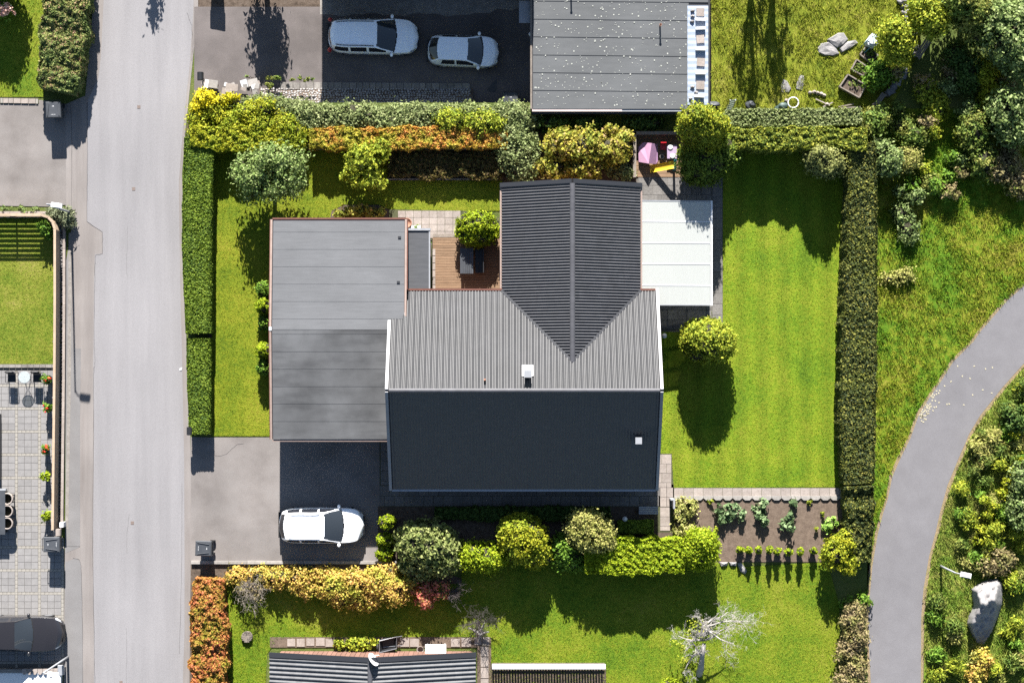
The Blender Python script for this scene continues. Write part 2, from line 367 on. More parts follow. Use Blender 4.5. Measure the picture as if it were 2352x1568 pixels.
def hedge(name, label, path, mat, dens=620, leaf=.09, lump=.06, clump=0.0, group=None, cat='hedge', jit=.65, z0=0.0, seed=1, twig=None, corner=.3):
    """path: (x, y, half width, height) seen from above"""
    rng = np.random.default_rng(seed)
    A = []
    for x, y, hw, h in path:
        c = W(x, y, z0+h); A.append((c.x, c.y, hw/S, h))
    A = np.array(A); seg = np.linalg.norm(np.diff(A[:,:2], axis=0), axis=1); cum = np.concatenate([[0], np.cumsum(seg)]); Ln = cum[-1]
    hwm, hm = A[:,2].mean(), A[:,3].mean()
    per = 2*hwm + 2*hm*.8; n = int(dens*(per*Ln + 2*2*hwm*hm))
    t = rng.uniform(-.02, Ln+.02, n); nend = int(n*2*2*hwm*hm/(per*Ln+4*hwm*hm))
    end = np.zeros(n, bool); end[:nend] = True
    t[:nend] = np.where(rng.random(nend) < .5, 0, Ln)
    x = np.interp(t, cum, A[:,0]); y = np.interp(t, cum, A[:,1]); hw = np.interp(t, cum, A[:,2]); h = np.interp(t, cum, A[:,3])
    i = np.clip(np.searchsorted(cum, t, side='right')-1, 0, len(seg)-1)
    D = np.diff(A[:,:2], axis=0)/seg[:,None]
    # smooth the direction at corners
    Dv = np.zeros((len(A),2)); Dv[0] = D[0]; Dv[-1] = D[-1]
    for k in range(1, len(A)-1): Dv[k] = D[k-1]+D[k]; Dv[k] /= max(np.linalg.norm(Dv[k]), 1e-6)
    dx = np.interp(t, cum, Dv[:,0]); dy = np.interp(t, cum, Dv[:,1]); nn = np.sqrt(dx*dx+dy*dy)+1e-9; dx /= nn; dy /= nn
    nx, ny = -dy, dx
    fq = rng.uniform(.7, 7, (2, 7)); pq = rng.uniform(0, 6.3, (2, 7))
    wob = 1 + lump*np.sin(t[:,None]*fq[0]+pq[0]).sum(1)/2.2
    wob2 = 1 + .6*lump*np.sin(t[:,None]*fq[1]+pq[1]).sum(1)/2.2
    u = rng.uniform(0, 1, n); ptop = 2*hwm/per
    top = u < ptop*1.25; top[:nend] = False
    s = rng.uniform(-1, 1, n); sgn = np.where(rng.random(n) < .5, -1, 1)
    zz = np.sqrt(rng.uniform(0, 1, n))
    lat = np.where(top, s, np.where(end, s, sgn)); hz = np.where(top, 1.0, zz)
    edge = np.clip((np.abs(lat)-(1-corner))/corner, 0, 1); hz = np.where(top, 1-.10*edge**2, hz)
    dep = np.abs(rng.normal(size=n))*.05
    L_ = lat*hw*wob - np.where(top, 0, np.where(end, 0, sgn*dep))
    Z = z0 + hz*h*wob2 - np.where(top, dep*1.2, 0) + rng.normal(size=n)*lump*.15
    if clump:
        bumpf = np.zeros(n)
        for w_ in range(12):
            kk = 6.3/(clump*rng.uniform(.9, 3.2)); aa = rng.uniform(0, 6.3)
            bumpf += np.sin((x+nx*L_)*kk*math.cos(aa)+(y+ny*L_)*kk*math.sin(aa)+rng.uniform(0,6.3))*.32
        Z += np.where(top, bumpf*clump*.26, 0); L_ += np.where(top, 0, bumpf*clump*.22*sgn)
    ex = np.where(end, np.where(t < Ln/2, -1, 1)*(.02-dep), 0)
    P = np.stack([x+nx*L_+dx*ex, y+ny*L_+dy*ex, np.maximum(Z, z0+.02)], 1)
    Nn = np.stack([np.where(top, nx*lat*.5*edge, np.where(end, 0, nx*sgn)), np.where(top, ny*lat*.5*edge, np.where(end, 0, ny*sgn)), np.where(top, 1., .25)], 1)
    Nn[:,0] += np.where(end, np.sign(ex)*dx, 0); Nn[:,1] += np.where(end, np.sign(ex)*dy, 0)
    e = empty(name, (A[:,0].mean(), A[:,1].mean(), z0), label, cat, group)
    leaf_obj('foliage', P, unit(Nn), leaf, mat, e, jit, 1.7, rng)
    mb = MB(); k = len(A); vs = []
    for j in range(k):
        px, py, q, hh = A[j]; tx, ty = Dv[j]; ax, ay = -ty, tx
        hh2 = hh; ht = max(hh*(1-.9*lump)-.12-clump*.5, .15); g = max(q*(1-lump*.9)-.13-clump*.3, q*.45); o = (.14 if j == 0 else (-.14 if j == k-1 else 0))
        for l, z in ((-g, z0-.02), (-g, z0+ht-.1), (-g*.7, z0+ht), (g*.7, z0+ht), (g, z0+ht-.1), (g, z0-.02)):
            vs.append((px+ax*l+tx*o, py+ay*l+ty*o, z))
    fs = [(6*j+c, 6*j+c+1, 6*j+6+c+1, 6*j+6+c) for j in range(k-1) for c in range(5)] + [tuple(range(5,-1,-1)), tuple(6*(k-1)+c for c in range(6))]
    mb.add(vs, fs); mb.build('shade_core', twig or m_twig, e)  # hidden solid core, added so no light passes through the hedge
    return e
def in_poly(px, py, poly):
    c = np.zeros(len(px), bool); n = len(poly)
    for i in range(n):
        x1, y1 = poly[i]; x2, y2 = poly[(i+1)%n]
        if y1 == y2: continue
        m = ((y1 > py) != (y2 > py)) & (px < (x2-x1)*(py-y1)/(y2-y1)+x1); c ^= m
    return c
def grass(name, label, poly, dens, h, wd, mat, lean=.8, holes=(), z=0.0, seed=3, clump=0.0):
    rng = np.random.default_rng(seed)
    xs = [p[0] for p in poly]; ys = [p[1] for p in poly]
    x0, x1, y0, y1 = max(min(xs), -60), min(max(xs), 2412), max(min(ys), -60), min(max(ys), 1628)
    n = int(dens*(x1-x0)*(y1-y0)/S/S)
    px = rng.uniform(x0, x1, n); py = rng.uniform(y0, y1, n)
    if clump:
        nc = max(1, n//14); cx = rng.uniform(x0, x1, nc); cy = rng.uniform(y0, y1, nc); k = rng.integers(0, nc, n)
        px = cx[k]+rng.normal(size=n)*clump*S; py = cy[k]+rng.normal(size=n)*clump*S
    ok = in_poly(px, py, poly)
    for hp in holes: ok &= ~in_poly(px, py, hp)
    px, py = px[ok], py[ok]; n = len(px)
    P = np.stack([(px-1176)/S, (784-py)/S, np.full(n, z)], 1)
    a = rng.uniform(0, 2*np.pi, n); hh = h*rng.uniform(.5, 1.3, n); ln = lean*hh*rng.uniform(.4, 1.2, n)
    b = a + rng.uniform(-.7, .7, n); wv = wd*rng.uniform(.6, 1.2, n)/2
    T = np.stack([-np.sin(a)*wv, np.cos(a)*wv, np.zeros(n)], 1)
    V = np.empty((n,3,3)); V[:,0] = P-T; V[:,1] = P+T; V[:,2] = P + np.stack([np.cos(b)*ln, np.sin(b)*ln, hh], 1)
    return tag(quads_np(name, V.reshape(-1,3), 3, mat), label, 'grass', kind='stuff')

# leaf palettes
def sc3(c, k): return tuple(v*k for v in c)
lm_lime = LM('clipped_thuja', [(.085,.13,.004),(.14,.185,.006),(.2,.225,.01)])
lm_hedge = LM('privet_leaf', [(.035,.062,.006),(.06,.095,.008),(.09,.13,.012),(.115,.15,.015)], [(.03,.058,.01),(.065,.1,.01),(.09,.125,.012)], .5)
lm_dark = LM('dark_evergreen', [(.018,.04,.008),(.035,.065,.012),(.06,.09,.018)])
lm_juniper = LM('grey_juniper', [(.095,.12,.045),(.14,.165,.065),(.19,.205,.095)], [(.07,.095,.03),(.115,.14,.05),(.16,.18,.07)], 1.2)
lm_gold = LM('golden_leaf', [(.1,.125,.006),(.17,.18,.01),(.24,.22,.014)], [(.075,.11,.006),(.13,.16,.01),(.2,.2,.016)], 1.0)
lm_orange = LM('autumn_leaf', [(.15,.13,.015),(.27,.16,.025),(.3,.1,.03),(.33,.22,.04)], [(.12,.12,.012),(.2,.19,.02),(.24,.2,.025)], 1.1)
lm_orange2 = LM('pale_autumn_leaf', [(.16,.15,.02),(.28,.19,.04),(.36,.2,.07),(.34,.27,.05)], [(.12,.14,.015),(.22,.21,.03),(.26,.19,.04)], 1.0)
lm_red = LM('red_autumn_leaf', [(.1,.09,.012),(.24,.09,.03),(.33,.1,.05),(.2,.14,.02)], [(.08,.1,.01),(.16,.13,.015),(.24,.12,.03)], 1.0)
lm_beech = LM('bronze_hedge_leaf', [(.014,.021,.009),(.028,.039,.012),(.058,.07,.014),(.17,.155,.035)], [(.018,.026,.009),(.042,.055,.011),(.14,.14,.024)], .9)
lm_beechd = LM('shaded_brown_leaf', [(.03,.022,.01),(.06,.04,.014),(.085,.062,.016),(.05,.06,.014)])  # brown leaves, with the hedge's shaded side put into the dark colour
lm_apple = LM('apple_leaf', [(.06,.095,.025),(.1,.14,.035),(.17,.2,.08)])
lm_ylw = LM('yellowing_leaf', [(.09,.125,.01),(.165,.19,.016),(.24,.235,.022)], [(.065,.1,.008),(.13,.16,.014),(.2,.205,.02)], 1.4)
lm_green = LM('fresh_leaf', [(.04,.085,.01),(.07,.13,.012),(.11,.17,.02)])
lm_rhodo = LM('rhododendron_leaf', [(.06,.08,.02),(.105,.125,.035),(.19,.2,.075)])
lm_mixed = LM('shrub_leaf', [(.09,.1,.015),(.19,.17,.025),(.28,.24,.03),(.2,.13,.07)], [(.07,.1,.015),(.14,.15,.02),(.2,.19,.03)], 1.3)
lm_straw = LM('straw_leaf', [(.13,.14,.03),(.19,.19,.05),(.24,.21,.075)])
lm_dry = LM('dry_leaf', [(.09,.08,.03),(.145,.112,.055),(.18,.14,.08)], [(.07,.08,.02),(.12,.115,.035),(.16,.125,.05)], 1.1)
lm_wild = LM('wild_leaf', [(.035,.065,.012),(.065,.1,.016),(.11,.14,.025)], [(.06,.08,.015),(.11,.12,.025),(.17,.16,.04)], .9)
lm_wildg = LM('blue_green_leaf', [(.055,.085,.025),(.095,.13,.035),(.17,.2,.085)])
lm_conif = LM('columnar_conifer', [(.07,.1,.008),(.14,.16,.01),(.22,.2,.015)], [(.05,.085,.008),(.1,.13,.01),(.17,.17,.015)], 1.2)
lm_cabb = LM('cabbage_leaf', [(.06,.095,.04),(.095,.14,.06),(.14,.185,.09)])
lm_lett = LM('pale_lettuce', [(.15,.24,.04),(.22,.32,.08)])
lm_pinkf = LM('pink_flower', [(.34,.17,.14),(.42,.25,.2),(.46,.33,.27)])
lm_redf = LM('red_flower', [(.5,.03,.02),(.55,.08,.03)])
gm_front = GM('front_lawn', [(.055,.1,.004),(.115,.16,.005),(.18,.205,.01),(.225,.215,.02)], .35, 6)
gm_east = GM('east_lawn', [(.062,.13,.005),(.11,.185,.006),(.165,.215,.01),(.215,.235,.02)], .3, 6, stripes=1.15)
gm_south = GM('south_lawn', [(.055,.12,.004),(.1,.165,.006),(.16,.2,.01),(.21,.22,.025)], .45, 6)
gm_rough = GM('long_grass', [(.08,.115,.006),(.14,.17,.008),(.19,.205,.015),(.24,.23,.04)], .5, 4)
gm_meadow = GM('meadow_grass', [(.05,.13,.003),(.085,.165,.005),(.165,.19,.01),(.27,.24,.04)], .33, 4)
gm_verge = GM('verge_grass', [(.07,.14,.01),(.125,.19,.02),(.19,.21,.035),(.28,.26,.085)], .7, 4)
gm_west = GM('west_lawn', [(.06,.11,.006),(.11,.155,.01),(.17,.19,.02),(.24,.22,.05)], .4, 6)

# ------------------------------------------------------------------ ground
PITZ = -1.0
def zn(x):               # the sunken yard of the northern neighbour slopes down from the street
    t = min(max((x-452)/(800-452), 0), 1); return PITZ*(t*t*(3-2*t))
Bx = [-60000, 446, 1634, 62000]; By = [-60000, -320, 236, 61000]
gv = [g2(x, y, -.02) for y in By for x in Bx]
gf = [(j*4+i, j*4+4+i, j*4+5+i, j*4+1+i) for j in range(3) for i in range(3) if not (i == 1 and j == 1)]
mesh('ground', gv, gf, m_ground)['kind'] = 'structure'
gv = []; nxs = 24
for k in range(nxs+1):
    x = 446+(1634-446)*k/nxs
    for y in (-320, 236): gv.append(g2(x, y, zn(x)-.03))
    for y in (-320, 236): gv.append(g2(x, y, -.02))
gf = []
for k in range(nxs):
    a = 4*k; b = a+4
    gf += [(a, a+1, b+1, b), (a+1, a+3, b+3, b+1), (a, b, b+2, a+2)]
gf += [(0,2,3,1), (4*nxs, 4*nxs+1, 4*nxs+3, 4*nxs+2)]
mesh('sunken_ground', gv, gf, m_soil)['kind'] = 'structure'

# streets and drives
sheet('road', [(150,-3000),(455,-3000),(455,20),(440,165),(426,300),(418,400),(424,600),(428,780),(437,1000),(444,1290),(437,1400),(436,4000),(146,4000),(146,1480),(150,1210),(152,600),(165,520),(150,470),(150,240),(196,220),(215,0)], .004, m_road2)
sheet('carriageway', [(238,-3000),(448,-3000),(446,-40),(444,30),(436,150),(420,300),(411,420),(414,640),(418,800),(420,900),(423,1050),(424,1300),(424,1450),(420,1568),(420,4000),(216,4000),(216,1568),(214,1200),(216,1010),(214,900),(216,640),(218,584),(236,582),(236,534),(232,531),(200,510),(200,395),(202,230),(226,180),(232,130),(238,0)], .008, m_road)
for pts in ([(-40,228),(95,230),(150,240),(152,470),(128,475),(-40,472)],):
    sheet('driveway', pts, .008, m_drive)
sheet('driveway', [(438,1003),(484,1004),(640,1004),(900,1004),(900,1290),(440,1290)], .006, m_drive)
sheet('pavement_patch', [(150,1270),(184,1255),(184,960),(186,800),(168,800),(160,560),(152,600),(150,1240)], .008, m_patch)
sheet('pavement_patch', [(150,1290),(176,1281),(185,1289),(187,1330),(189,1400),(191,1568),(191,1700),(146,1700)], .008, m_patch)
def ribbon(pts, wd, z):
    mb = MB(); v = []
    P = [g2(x, y, z) for x, y in pts]
    for i, p in enumerate(P):
        t = (P[min(i+1, len(P)-1)]-P[max(i-1, 0)]).normalized(); nrm = Vector((-t.y, t.x, 0))
        ww = wd*R.uniform(.5, 1.2); v += [p+nrm*ww, p-nrm*ww]
    mb.add(v, [(2*i, 2*i+1, 2*i+3, 2*i+2) for i in range(len(P)-1)]); return mb
def wob(pts, k=6, a=.7):
    out = []
    for (x0,y0),(x1,y1) in zip(pts, pts[1:]):
        for i in range(k): out.append((x0+(x1-x0)*i/k+R.uniform(-a,a), y0+(y1-y0)*i/k))
    return out+[pts[-1]]
ck = MB()
for pts, wd in (([(201,235),(201,395),(200,509),(235,533),(236,583),(219,586),(218,640),(216,780),(218,830),(215,860),(215,1000),(213,1180),(213,1300),(217,1480),(218,1568)],.014),
                ([(162,240),(165,330),(165,480)],.01),([(186,1300),(189,1400),(190,1568)],.012),([(152,1254),(184,1254)],.01),([(168,1281),(182,1284),(187,1300)],.01),
                ([(297,1180),(291,1230),(292,1270)],.005),([(290,1440),(291,1500),(290,1568)],.005),([(293,520),(291,600),(292,640)],.004),([(430,30),(440,60),(444,100),(440,140)],.01),([(418,1110),(418,1300),(412,1500)],.008),
                ([(490,1045),(505,1047),(520,1042),(545,1020),(560,1018)],.008),([(640,1172),(655,1168),(690,1172)],.006),([(845,1255),(800,1250),(770,1258)],.006),([(955,1250),(985,1262)],.005)):
    r = ribbon(wob(pts), wd, .0125); ck.add(r.v, r.f)
o = ck.build('asphalt_crack', m_crack); tag(o, 'thin dark cracks and seams in the asphalt', 'crack', kind='stuff')
lefte = [(2500,540),(2352,657),(2314,690),(2251,762),(2236,784),(2189,831),(2164,871),(2139,906),(2109,956),(2091,1006),(2071,1046),(2049,1096),(2039,1146),(2029,1176),(2016,1226),(2004,1296),(1998,1363),(1994,1413),(1996,1490),(2000,1568),(2010,2600)]
righte = [(2500,735),(2352,834),(2301,891),(2251,954),(2226,996),(2201,1054),(2176,1114),(2159,1176),(2149,1221),(2134,1276),(2121,1351),(2116,1413),(2115,1568),(2118,2600)]
sheet('footpath', lefte+righte[::-1], .012, m_path)
m_dryedge = GM('dry_edge', [(.2,.15,.09),(.27,.2,.12),(.16,.15,.05)], 2.0, 12)
sheet('path_shoulder', [(x-4-R.uniform(0,3), y-3) for x, y in lefte]+[(x+5+R.uniform(0,4), y+3) for x, y in righte[::-1]], .005, m_dryedge)
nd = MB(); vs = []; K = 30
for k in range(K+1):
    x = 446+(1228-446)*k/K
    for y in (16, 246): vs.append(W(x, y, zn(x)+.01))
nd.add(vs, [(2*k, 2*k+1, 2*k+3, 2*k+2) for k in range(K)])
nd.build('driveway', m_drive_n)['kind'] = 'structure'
na = MB(); vs = []
for k in range(K+1):
    x = 735+(1222-735)*k/K; yb = 34 if x < 1120 else 34-min((x-1120)*.8, 14)
    yb += 3*math.sin(x*.05)+2*math.sin(x*.13)
    for y in (-60, yb): vs.append(W(x, y, zn(x)+.016))
na.add(vs, [(2*k, 2*k+1, 2*k+3, 2*k+2) for k in range(K)])
na.build('concrete_apron', m_concd)['kind'] = 'structure'

# lawns: a sheet of turf and the blades on it
front = [(484,345),(890,345),(890,413),(1153,413),(1153,484),(1062,486),(960,484),(893,480),(870,470),(790,470),(762,484),(758,505),(758,560),(660,560),(660,1001),(480,1001)]
east = [(1660,345),(1950,345),(1942,700),(1936,1118),(1546,1119),(1541,1051),(1535,1043),(1516,1042),(1490,1040),(1490,712),(1658,706)]
south = [(520,1340),(1060,1340),(1060,1290),(1640,1290),(1690,1302),(1900,1290),(1928,1390),(1930,1900),(1090,1900),(1128,1490),(1060,1462),(640,1464),(614,1500),(590,1900),(505,1900)]
nw = [(-400,-900),(100,-900),(100,223),(-400,223)]
west = [(-400,498),(125,498),(129,836),(-400,836)]
ne = [(1634,-900),(2110,-900),(2110,120),(2040,262),(1634,262)]
meadow = [(2004,250),(2600,250),(2500,536)]+[(x-6, y) for x, y in lefte[1:17]]+[(1996,1380)]
verge = [(2600,700)]+[(x+7, y) for x, y in righte]+[(2600,2600)]
strip_n = [(466,-200),(622,-200),(622,21),(466,18)]
for nm, pl, mt, zz in (('lawn', front, gm_front, .01), ('lawn', east, gm_east, .01), ('lawn', south, gm_south, .01), ('lawn', nw, gm_south, .01), ('lawn', west, gm_west, .01), ('lawn', ne, gm_rough, .01), ('meadow', meadow, gm_meadow, .0), ('verge', verge, gm_verge, .0)):
    sheet(nm, pl, zz, mt)
rock_holes = [[(1876,112),(1890,98),(1902,92),(1925,78),(1940,78),(1948,95),(1965,92),(1970,100),(1945,118),(1930,128),(1905,131),(1885,124)]]
grass('mown_grass', 'yellow-green mown grass around the flat-roofed garage', front, 420, .05, .028, gm_front, seed=1)
grass('mown_grass', 'striped mown grass beside the long bronze hedge', east, 420, .05, .028, gm_east, seed=2)
grass('mown_grass', 'bright mown grass with the silvery dead tree on it', south, 380, .06, .03, gm_south, seed=3)
grass('mown_grass', 'mown grass next to the pink hydrangea', nw, 380, .06, .03, gm_south, seed=4)
grass('mown_grass', 'mown grass inside the pale slatted fence', west, 400, .05, .028, gm_west, seed=5)
grass('long_grass', 'tousled long grass around the flat rocks and planter boxes', ne, 260, .16, .035, gm_rough, 1.5, rock_holes, seed=6, clump=.09)
grass('meadow_grass', 'tufted meadow grass between bronze hedge and footpath', meadow, 260, .15, .04, gm_meadow, 1.2, seed=7, clump=.12)
grass('verge_grass', 'rough tall grass on the verge by the boulder', verge, 340, .2, .04, gm_verge, 1.3, seed=8, clump=.16)
# ------------------------------------------------------------------ roofs of tiles
def tile_me(name, wt, lt, rolls, amp, mat, lip=.003):
    n = 8*rolls; v = []; f = []
    for row in range(4):
        for k in range(n+1):
            u = wt*k/n; p = amp*(.5-.5*math.cos(2*math.pi*rolls*k/n))
            v.append((u, (0, lt*1.01, lt*1.01, lt*1.01)[row], p+(.0, lip, lip, -.004)[row]))
    for r in (0, 2):
        for k in range(n): f.append((r*(n+1)+k, (r+1)*(n+1)+k, (r+1)*(n+1)+k+1, r*(n+1)+k+1))
    me = bpy.data.meshes.new(name); me.from_pydata(v, [], f); me.update(); me.materials.append(mat)
    me.polygons.foreach_set('use_smooth', [i < n for i in range(2*n)])
    return me
def slope(parent, O, U, V, wt, lt, nu, nv, me, mat, single, skip=lambda i, j: False, nm='tile_field'):
    U = Vector(U).normalized(); V = Vector(V).normalized(); Nn = U.cross(V)
    flip = Nn.z < 0
    if flip: Nn = -Nn
    base = np.array([v.co[:] for v in me.vertices]); fc = [tuple(p.vertices) for p in me.polygons]
    rot = np.array([U, V, Nn]); vs = []; cnt = 0
    for i in range(nu):
        for j in range(nv):
            if skip(i, j): continue
            p = Vector(O)+U*(wt*i)+V*(lt*j)+Nn*(.01+R.uniform(0, .0015))
            if single(i, j):
                ob = link(bpy.data.objects.new('roof_tile', me), parent)
                mx = Matrix((U, V, Nn)).transposed().to_4x4(); mx.translation = p; ob.matrix_basis = mx
            else:
                vs.append(base @ rot + np.array(p)); cnt += 1
    if cnt:
        nb = len(base); V_ = np.concatenate(vs); F = [tuple(x+k*nb for x in q) for k in range(cnt) for q in fc]
        o = mesh(nm, V_, F, mat, parent); o['kind'] = 'stuff'
        o.data.polygons.foreach_set('use_smooth', [len(q) == 4 and (i % len(fc)) < len(fc)//2 for i, q in enumerate(F)])
def caps(parent, A, B, n, r, mat, name='ridge_tile'):
    A = Vector(A); B = Vector(B); d = (B-A)/n; dn = d.normalized(); side = dn.cross(Vector((0,0,1))).normalized(); up = side.cross(dn)
    me = None
    for k in range(n):
        if me is None:
            mb = MB(); vs = []
            for e, rr in ((0, r*.985), (1.02, r)):
                for a in range(9):
                    th = math.pi*a/8; vs.append(dn*(d.length*e)+side*(rr*math.cos(th))+up*(rr*.8*math.sin(th)))
            mb.add(vs, [(a, a+1, a+10, a+9) for a in range(8)])
            o = mb.build(name, mat, parent, True); me = o.data
        else: o = link(bpy.data.objects.new(name, me), parent)
        o.location = A+d*k
def bar(mb, A, B, w_, h_):
    A = Vector(A); B = Vector(B); d = B-A; dn = d.normalized(); s = dn.cross(Vector((0,0,1))).normalized(); u = s.cross(dn)
    v = [p+s*(w_/2*a)+u*(h_*b) for p in (A, B) for a, b in ((-1,0),(1,0),(1,1),(-1,1))]
    return mb.add(v, [(3,2,1,0),(4,5,6,7),(0,1,5,4),(1,2,6,5),(2,3,7,6),(3,0,4,7)])
TP = .585
HX0, HX1, HY0, HYR, HY1, ZE = 908, 1497, 673, 894, 1115, 2.6
ZR = ZE+(HYR-HY0)/S*TP
house = empty('house', g2(1200, 895, 0), 'large house with dark tiled main roof and a cross gable meeting it', 'house')
mb = MB(); mb.bx(HX0+12, HX1-12, HY0+18, HY1-18, -.1, ZE+.1); mb.bx(1168, 1448, 456, HY0+30, -.1, ZE-.02)
mb.build('wall', m_brick, house)
# gable triangles and roof decks
rf = MB()
for y0, y1, s in ((HY0, HYR, 1), (HYR, HY1, -1)):
    z0, z1 = (ZE, ZR) if s > 0 else (ZR, ZE)
    xs = HX0+32 if False else HX0
    rf.add([g2(xs, y0, z0-.03), g2(HX1, y0, z0-.03), g2(HX1, y1, z1-.03), g2(xs, y1, z1-.03)], [(3,2,1,0)])
    rf.add([g2(xs, y0, z0-.14), g2(HX1, y0, z0-.14), g2(HX1, y1, z1-.14), g2(xs, y1, z1-.14)], [(0,1,2,3)])
for x in (HX0+14, HX1-14):
    gab = MB(); gab.add([g2(x, HY0+16, ZE-.02), g2(x, HY1-16, ZE-.02), g2(x, HYR, ZR-.22)], [(0,1,2)]); gab.build('gable_wall', m_brick, house)
gab = MB(); gab.add([g2(1160, 458, ZE-.03), g2(1456, 458, ZE-.03), g2(1308, 458, ZE+3.42*TP)], [(0,1,2)])
gab.build('gable_wall', m_brick, house)
# notch at the garage: leave that corner of the deck out
rf.v = []; rf.f = []
ny = HY0+70; zny = ZE+70/S*TP
rf.add([g2(HX0+30, HY0, ZE-.03), g2(HX1, HY0, ZE-.03), g2(HX1, ny, zny-.03), g2(HX0+30, ny, zny-.03)], [(3,2,1,0)])
rf.add([g2(HX0, ny, zny-.03), g2(HX1, ny, zny-.03), g2(HX1, HYR, ZR-.03), g2(HX0, HYR, ZR-.03)], [(3,2,1,0)])
rf.add([g2(HX0, HYR, ZR-.03), g2(HX1, HYR, ZR-.03), g2(HX1, HY1, ZE-.03), g2(HX0, HY1, ZE-.03)], [(3,2,1,0)])
roof = rf.build('roof', m_flash, house)
wt = (HX1-HX0)/S/45; L1 = (HYR-HY0)/S*math.sqrt(1+TP*TP); lt = L1/17
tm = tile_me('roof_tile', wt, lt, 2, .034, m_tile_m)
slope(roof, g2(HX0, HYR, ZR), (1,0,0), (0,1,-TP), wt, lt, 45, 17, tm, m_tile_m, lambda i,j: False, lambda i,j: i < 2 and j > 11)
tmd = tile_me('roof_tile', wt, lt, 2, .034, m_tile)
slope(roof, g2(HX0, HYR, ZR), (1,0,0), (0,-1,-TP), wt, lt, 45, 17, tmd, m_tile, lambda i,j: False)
# cross gable
CX0, CX1, CXR, CY0, CY1 = 1154, 1462, 1308, 438, 832
ZC = ZE+(CXR-CX0)/S*TP
cg = MB()
cg.add([g2(CX0, CY0, ZE-.03), g2(CX0, CY1, ZE-.03), g2(CXR, CY1, ZC-.03), g2(CXR, CY0, ZC-.03)], [(0,1,2,3)])
cg.add([g2(CX1, CY0, ZE-.03), g2(CX1, CY1, ZE-.03), g2(CXR, CY1, ZC-.03), g2(CXR, CY0, ZC-.03)], [(3,2,1,0)])
roof2 = cg.build('cross_gable_roof', m_flash, house)
nu = 30; wt2 = (CY1-CY0)/S/nu; L2 = (CXR-CX0)/S*math.sqrt(1+TP*TP); nv = 12; lt2 = L2/nv
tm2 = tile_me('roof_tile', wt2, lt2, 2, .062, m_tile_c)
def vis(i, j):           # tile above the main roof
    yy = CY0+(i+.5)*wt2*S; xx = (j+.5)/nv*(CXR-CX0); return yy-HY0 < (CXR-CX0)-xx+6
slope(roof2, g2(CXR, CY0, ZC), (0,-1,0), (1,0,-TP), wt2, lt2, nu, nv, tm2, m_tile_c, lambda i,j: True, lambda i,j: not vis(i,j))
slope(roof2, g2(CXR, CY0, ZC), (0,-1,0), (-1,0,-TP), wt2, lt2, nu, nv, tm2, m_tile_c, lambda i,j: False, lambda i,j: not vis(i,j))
caps(roof2, g2(CXR, CY0+4, ZC+.02), g2(CXR, 832, ZC+.02), 27, .14, m_ridge)
caps(roof, g2(HX0+2, HYR, ZR+.0), g2(HX1-2, HYR, ZR+.0), 41, .12, m_ridge)
fl = MB()
for x, in ((CX0-2,), (CX1+2,)): bar(fl, g2(x, HY0-2, ZE+.02), g2(CXR+(4 if x > CXR else -4), HY0+(CXR-CX0), ZC+.03), .12, .03)
fl.build('valley_flashing', m_flash, roof2)
vb = MB()
for s in (CX0-3, CX1+3): bar(vb, g2(s, CY0-1, ZE-.02), g2(CXR, CY0-1, ZC-.0), .22, .1)
vb.build('verge_flashing', m_flash, roof2)
m_verge = M('pale_verge_metal', [(.24,.24,.25),(.3,.3,.31)], 3, .45)
for x in (HX0-3, HX1+3):
    q = MB(); bar(q, g2(x, (ny if x < 1000 else HY0-2), (zny if x < 1000 else ZE)-.06), g2(x, HYR, ZR-.06), .15, .17); bar(q, g2(x, HYR, ZR-.06), g2(x, HY1, ZE-.06), .15, .17)
    q.build('verge_board', m_verge, house)
for a, b in ((g2(HX0+31, HY0-3, ZE-.04), g2(CX0, HY0-3, ZE-.04)), (g2(CX1, HY0-3, ZE-.04), g2(HX1, HY0-3, ZE-.04))):
    q = MB(); bar(q, a, b, .1, .1); q.build('gutter', m_fascia, house)
q = MB(); bar(q, g2(HX0, HY1+3, ZE-.1), g2(HX1, HY1+3, ZE-.1), .11, .09); q.build('gutter', m_metal, house)
for x in (CX0-3, CX1+3):
    q = MB(); bar(q, g2(x, CY0, ZE-.1), g2(x, HY0-4, ZE-.1), .09, .09); q.build('gutter', m_copper, house)
def zmain(y): return ZE+(y-HY0)/S*TP if y < HYR else ZR-(y-HYR)/S*TP
tilt = math.atan(TP)
chim = MB(); yc = 851; zc = zmain(yc); c = g2(1210, yc, zc)
chim.box((c.x, c.y, zc+.07), (.58, .66, .05), rx=-tilt)
ch = chim.build('chimney', m_verge, house)
q = MB(); c = g2(1210, 858, zmain(858)); q.box((c.x, c.y, c.z+.3), (.33, .3, .75)); q.box((c.x, c.y, c.z+.69), (.38, .36, .05)); q.build('flue', m_greymetal, ch)
q = MB(); c = g2(1117, 870, zmain(870)); q.cyl((c.x, c.y, c.z-.05), (c.x, c.y, c.z+.3), .055, n=12); q.build('vent_pipe', m_terracotta, house)
q = MB(); c = g2(1453, 1006, zmain(1006)); q.box((c.x, c.y, c.z+.03), (.62, .8, .04), rx=tilt)
v = q.build('roof_vent', m_flash, house)
q = MB(); c = g2(1453, 1004, zmain(1004)); q.box((c.x, c.y, c.z+.22), (.33, .34, .5)); q.build('vent_cap', m_greymetal, v)
for x, y in ((1180, HY1-18), (1330, HY1-18), (1440, HY1-18), (1020, HY1-18)):
    q = MB(); c = g2(x, y, 1.5); q.box(c, (1.1, .08, 1.1)); wdo = q.build('window', m_white, house)
    q = MB(); q.box((c.x, c.y-.045, c.z), (.95, .02, .95)); q.build('pane', m_glassd, wdo)

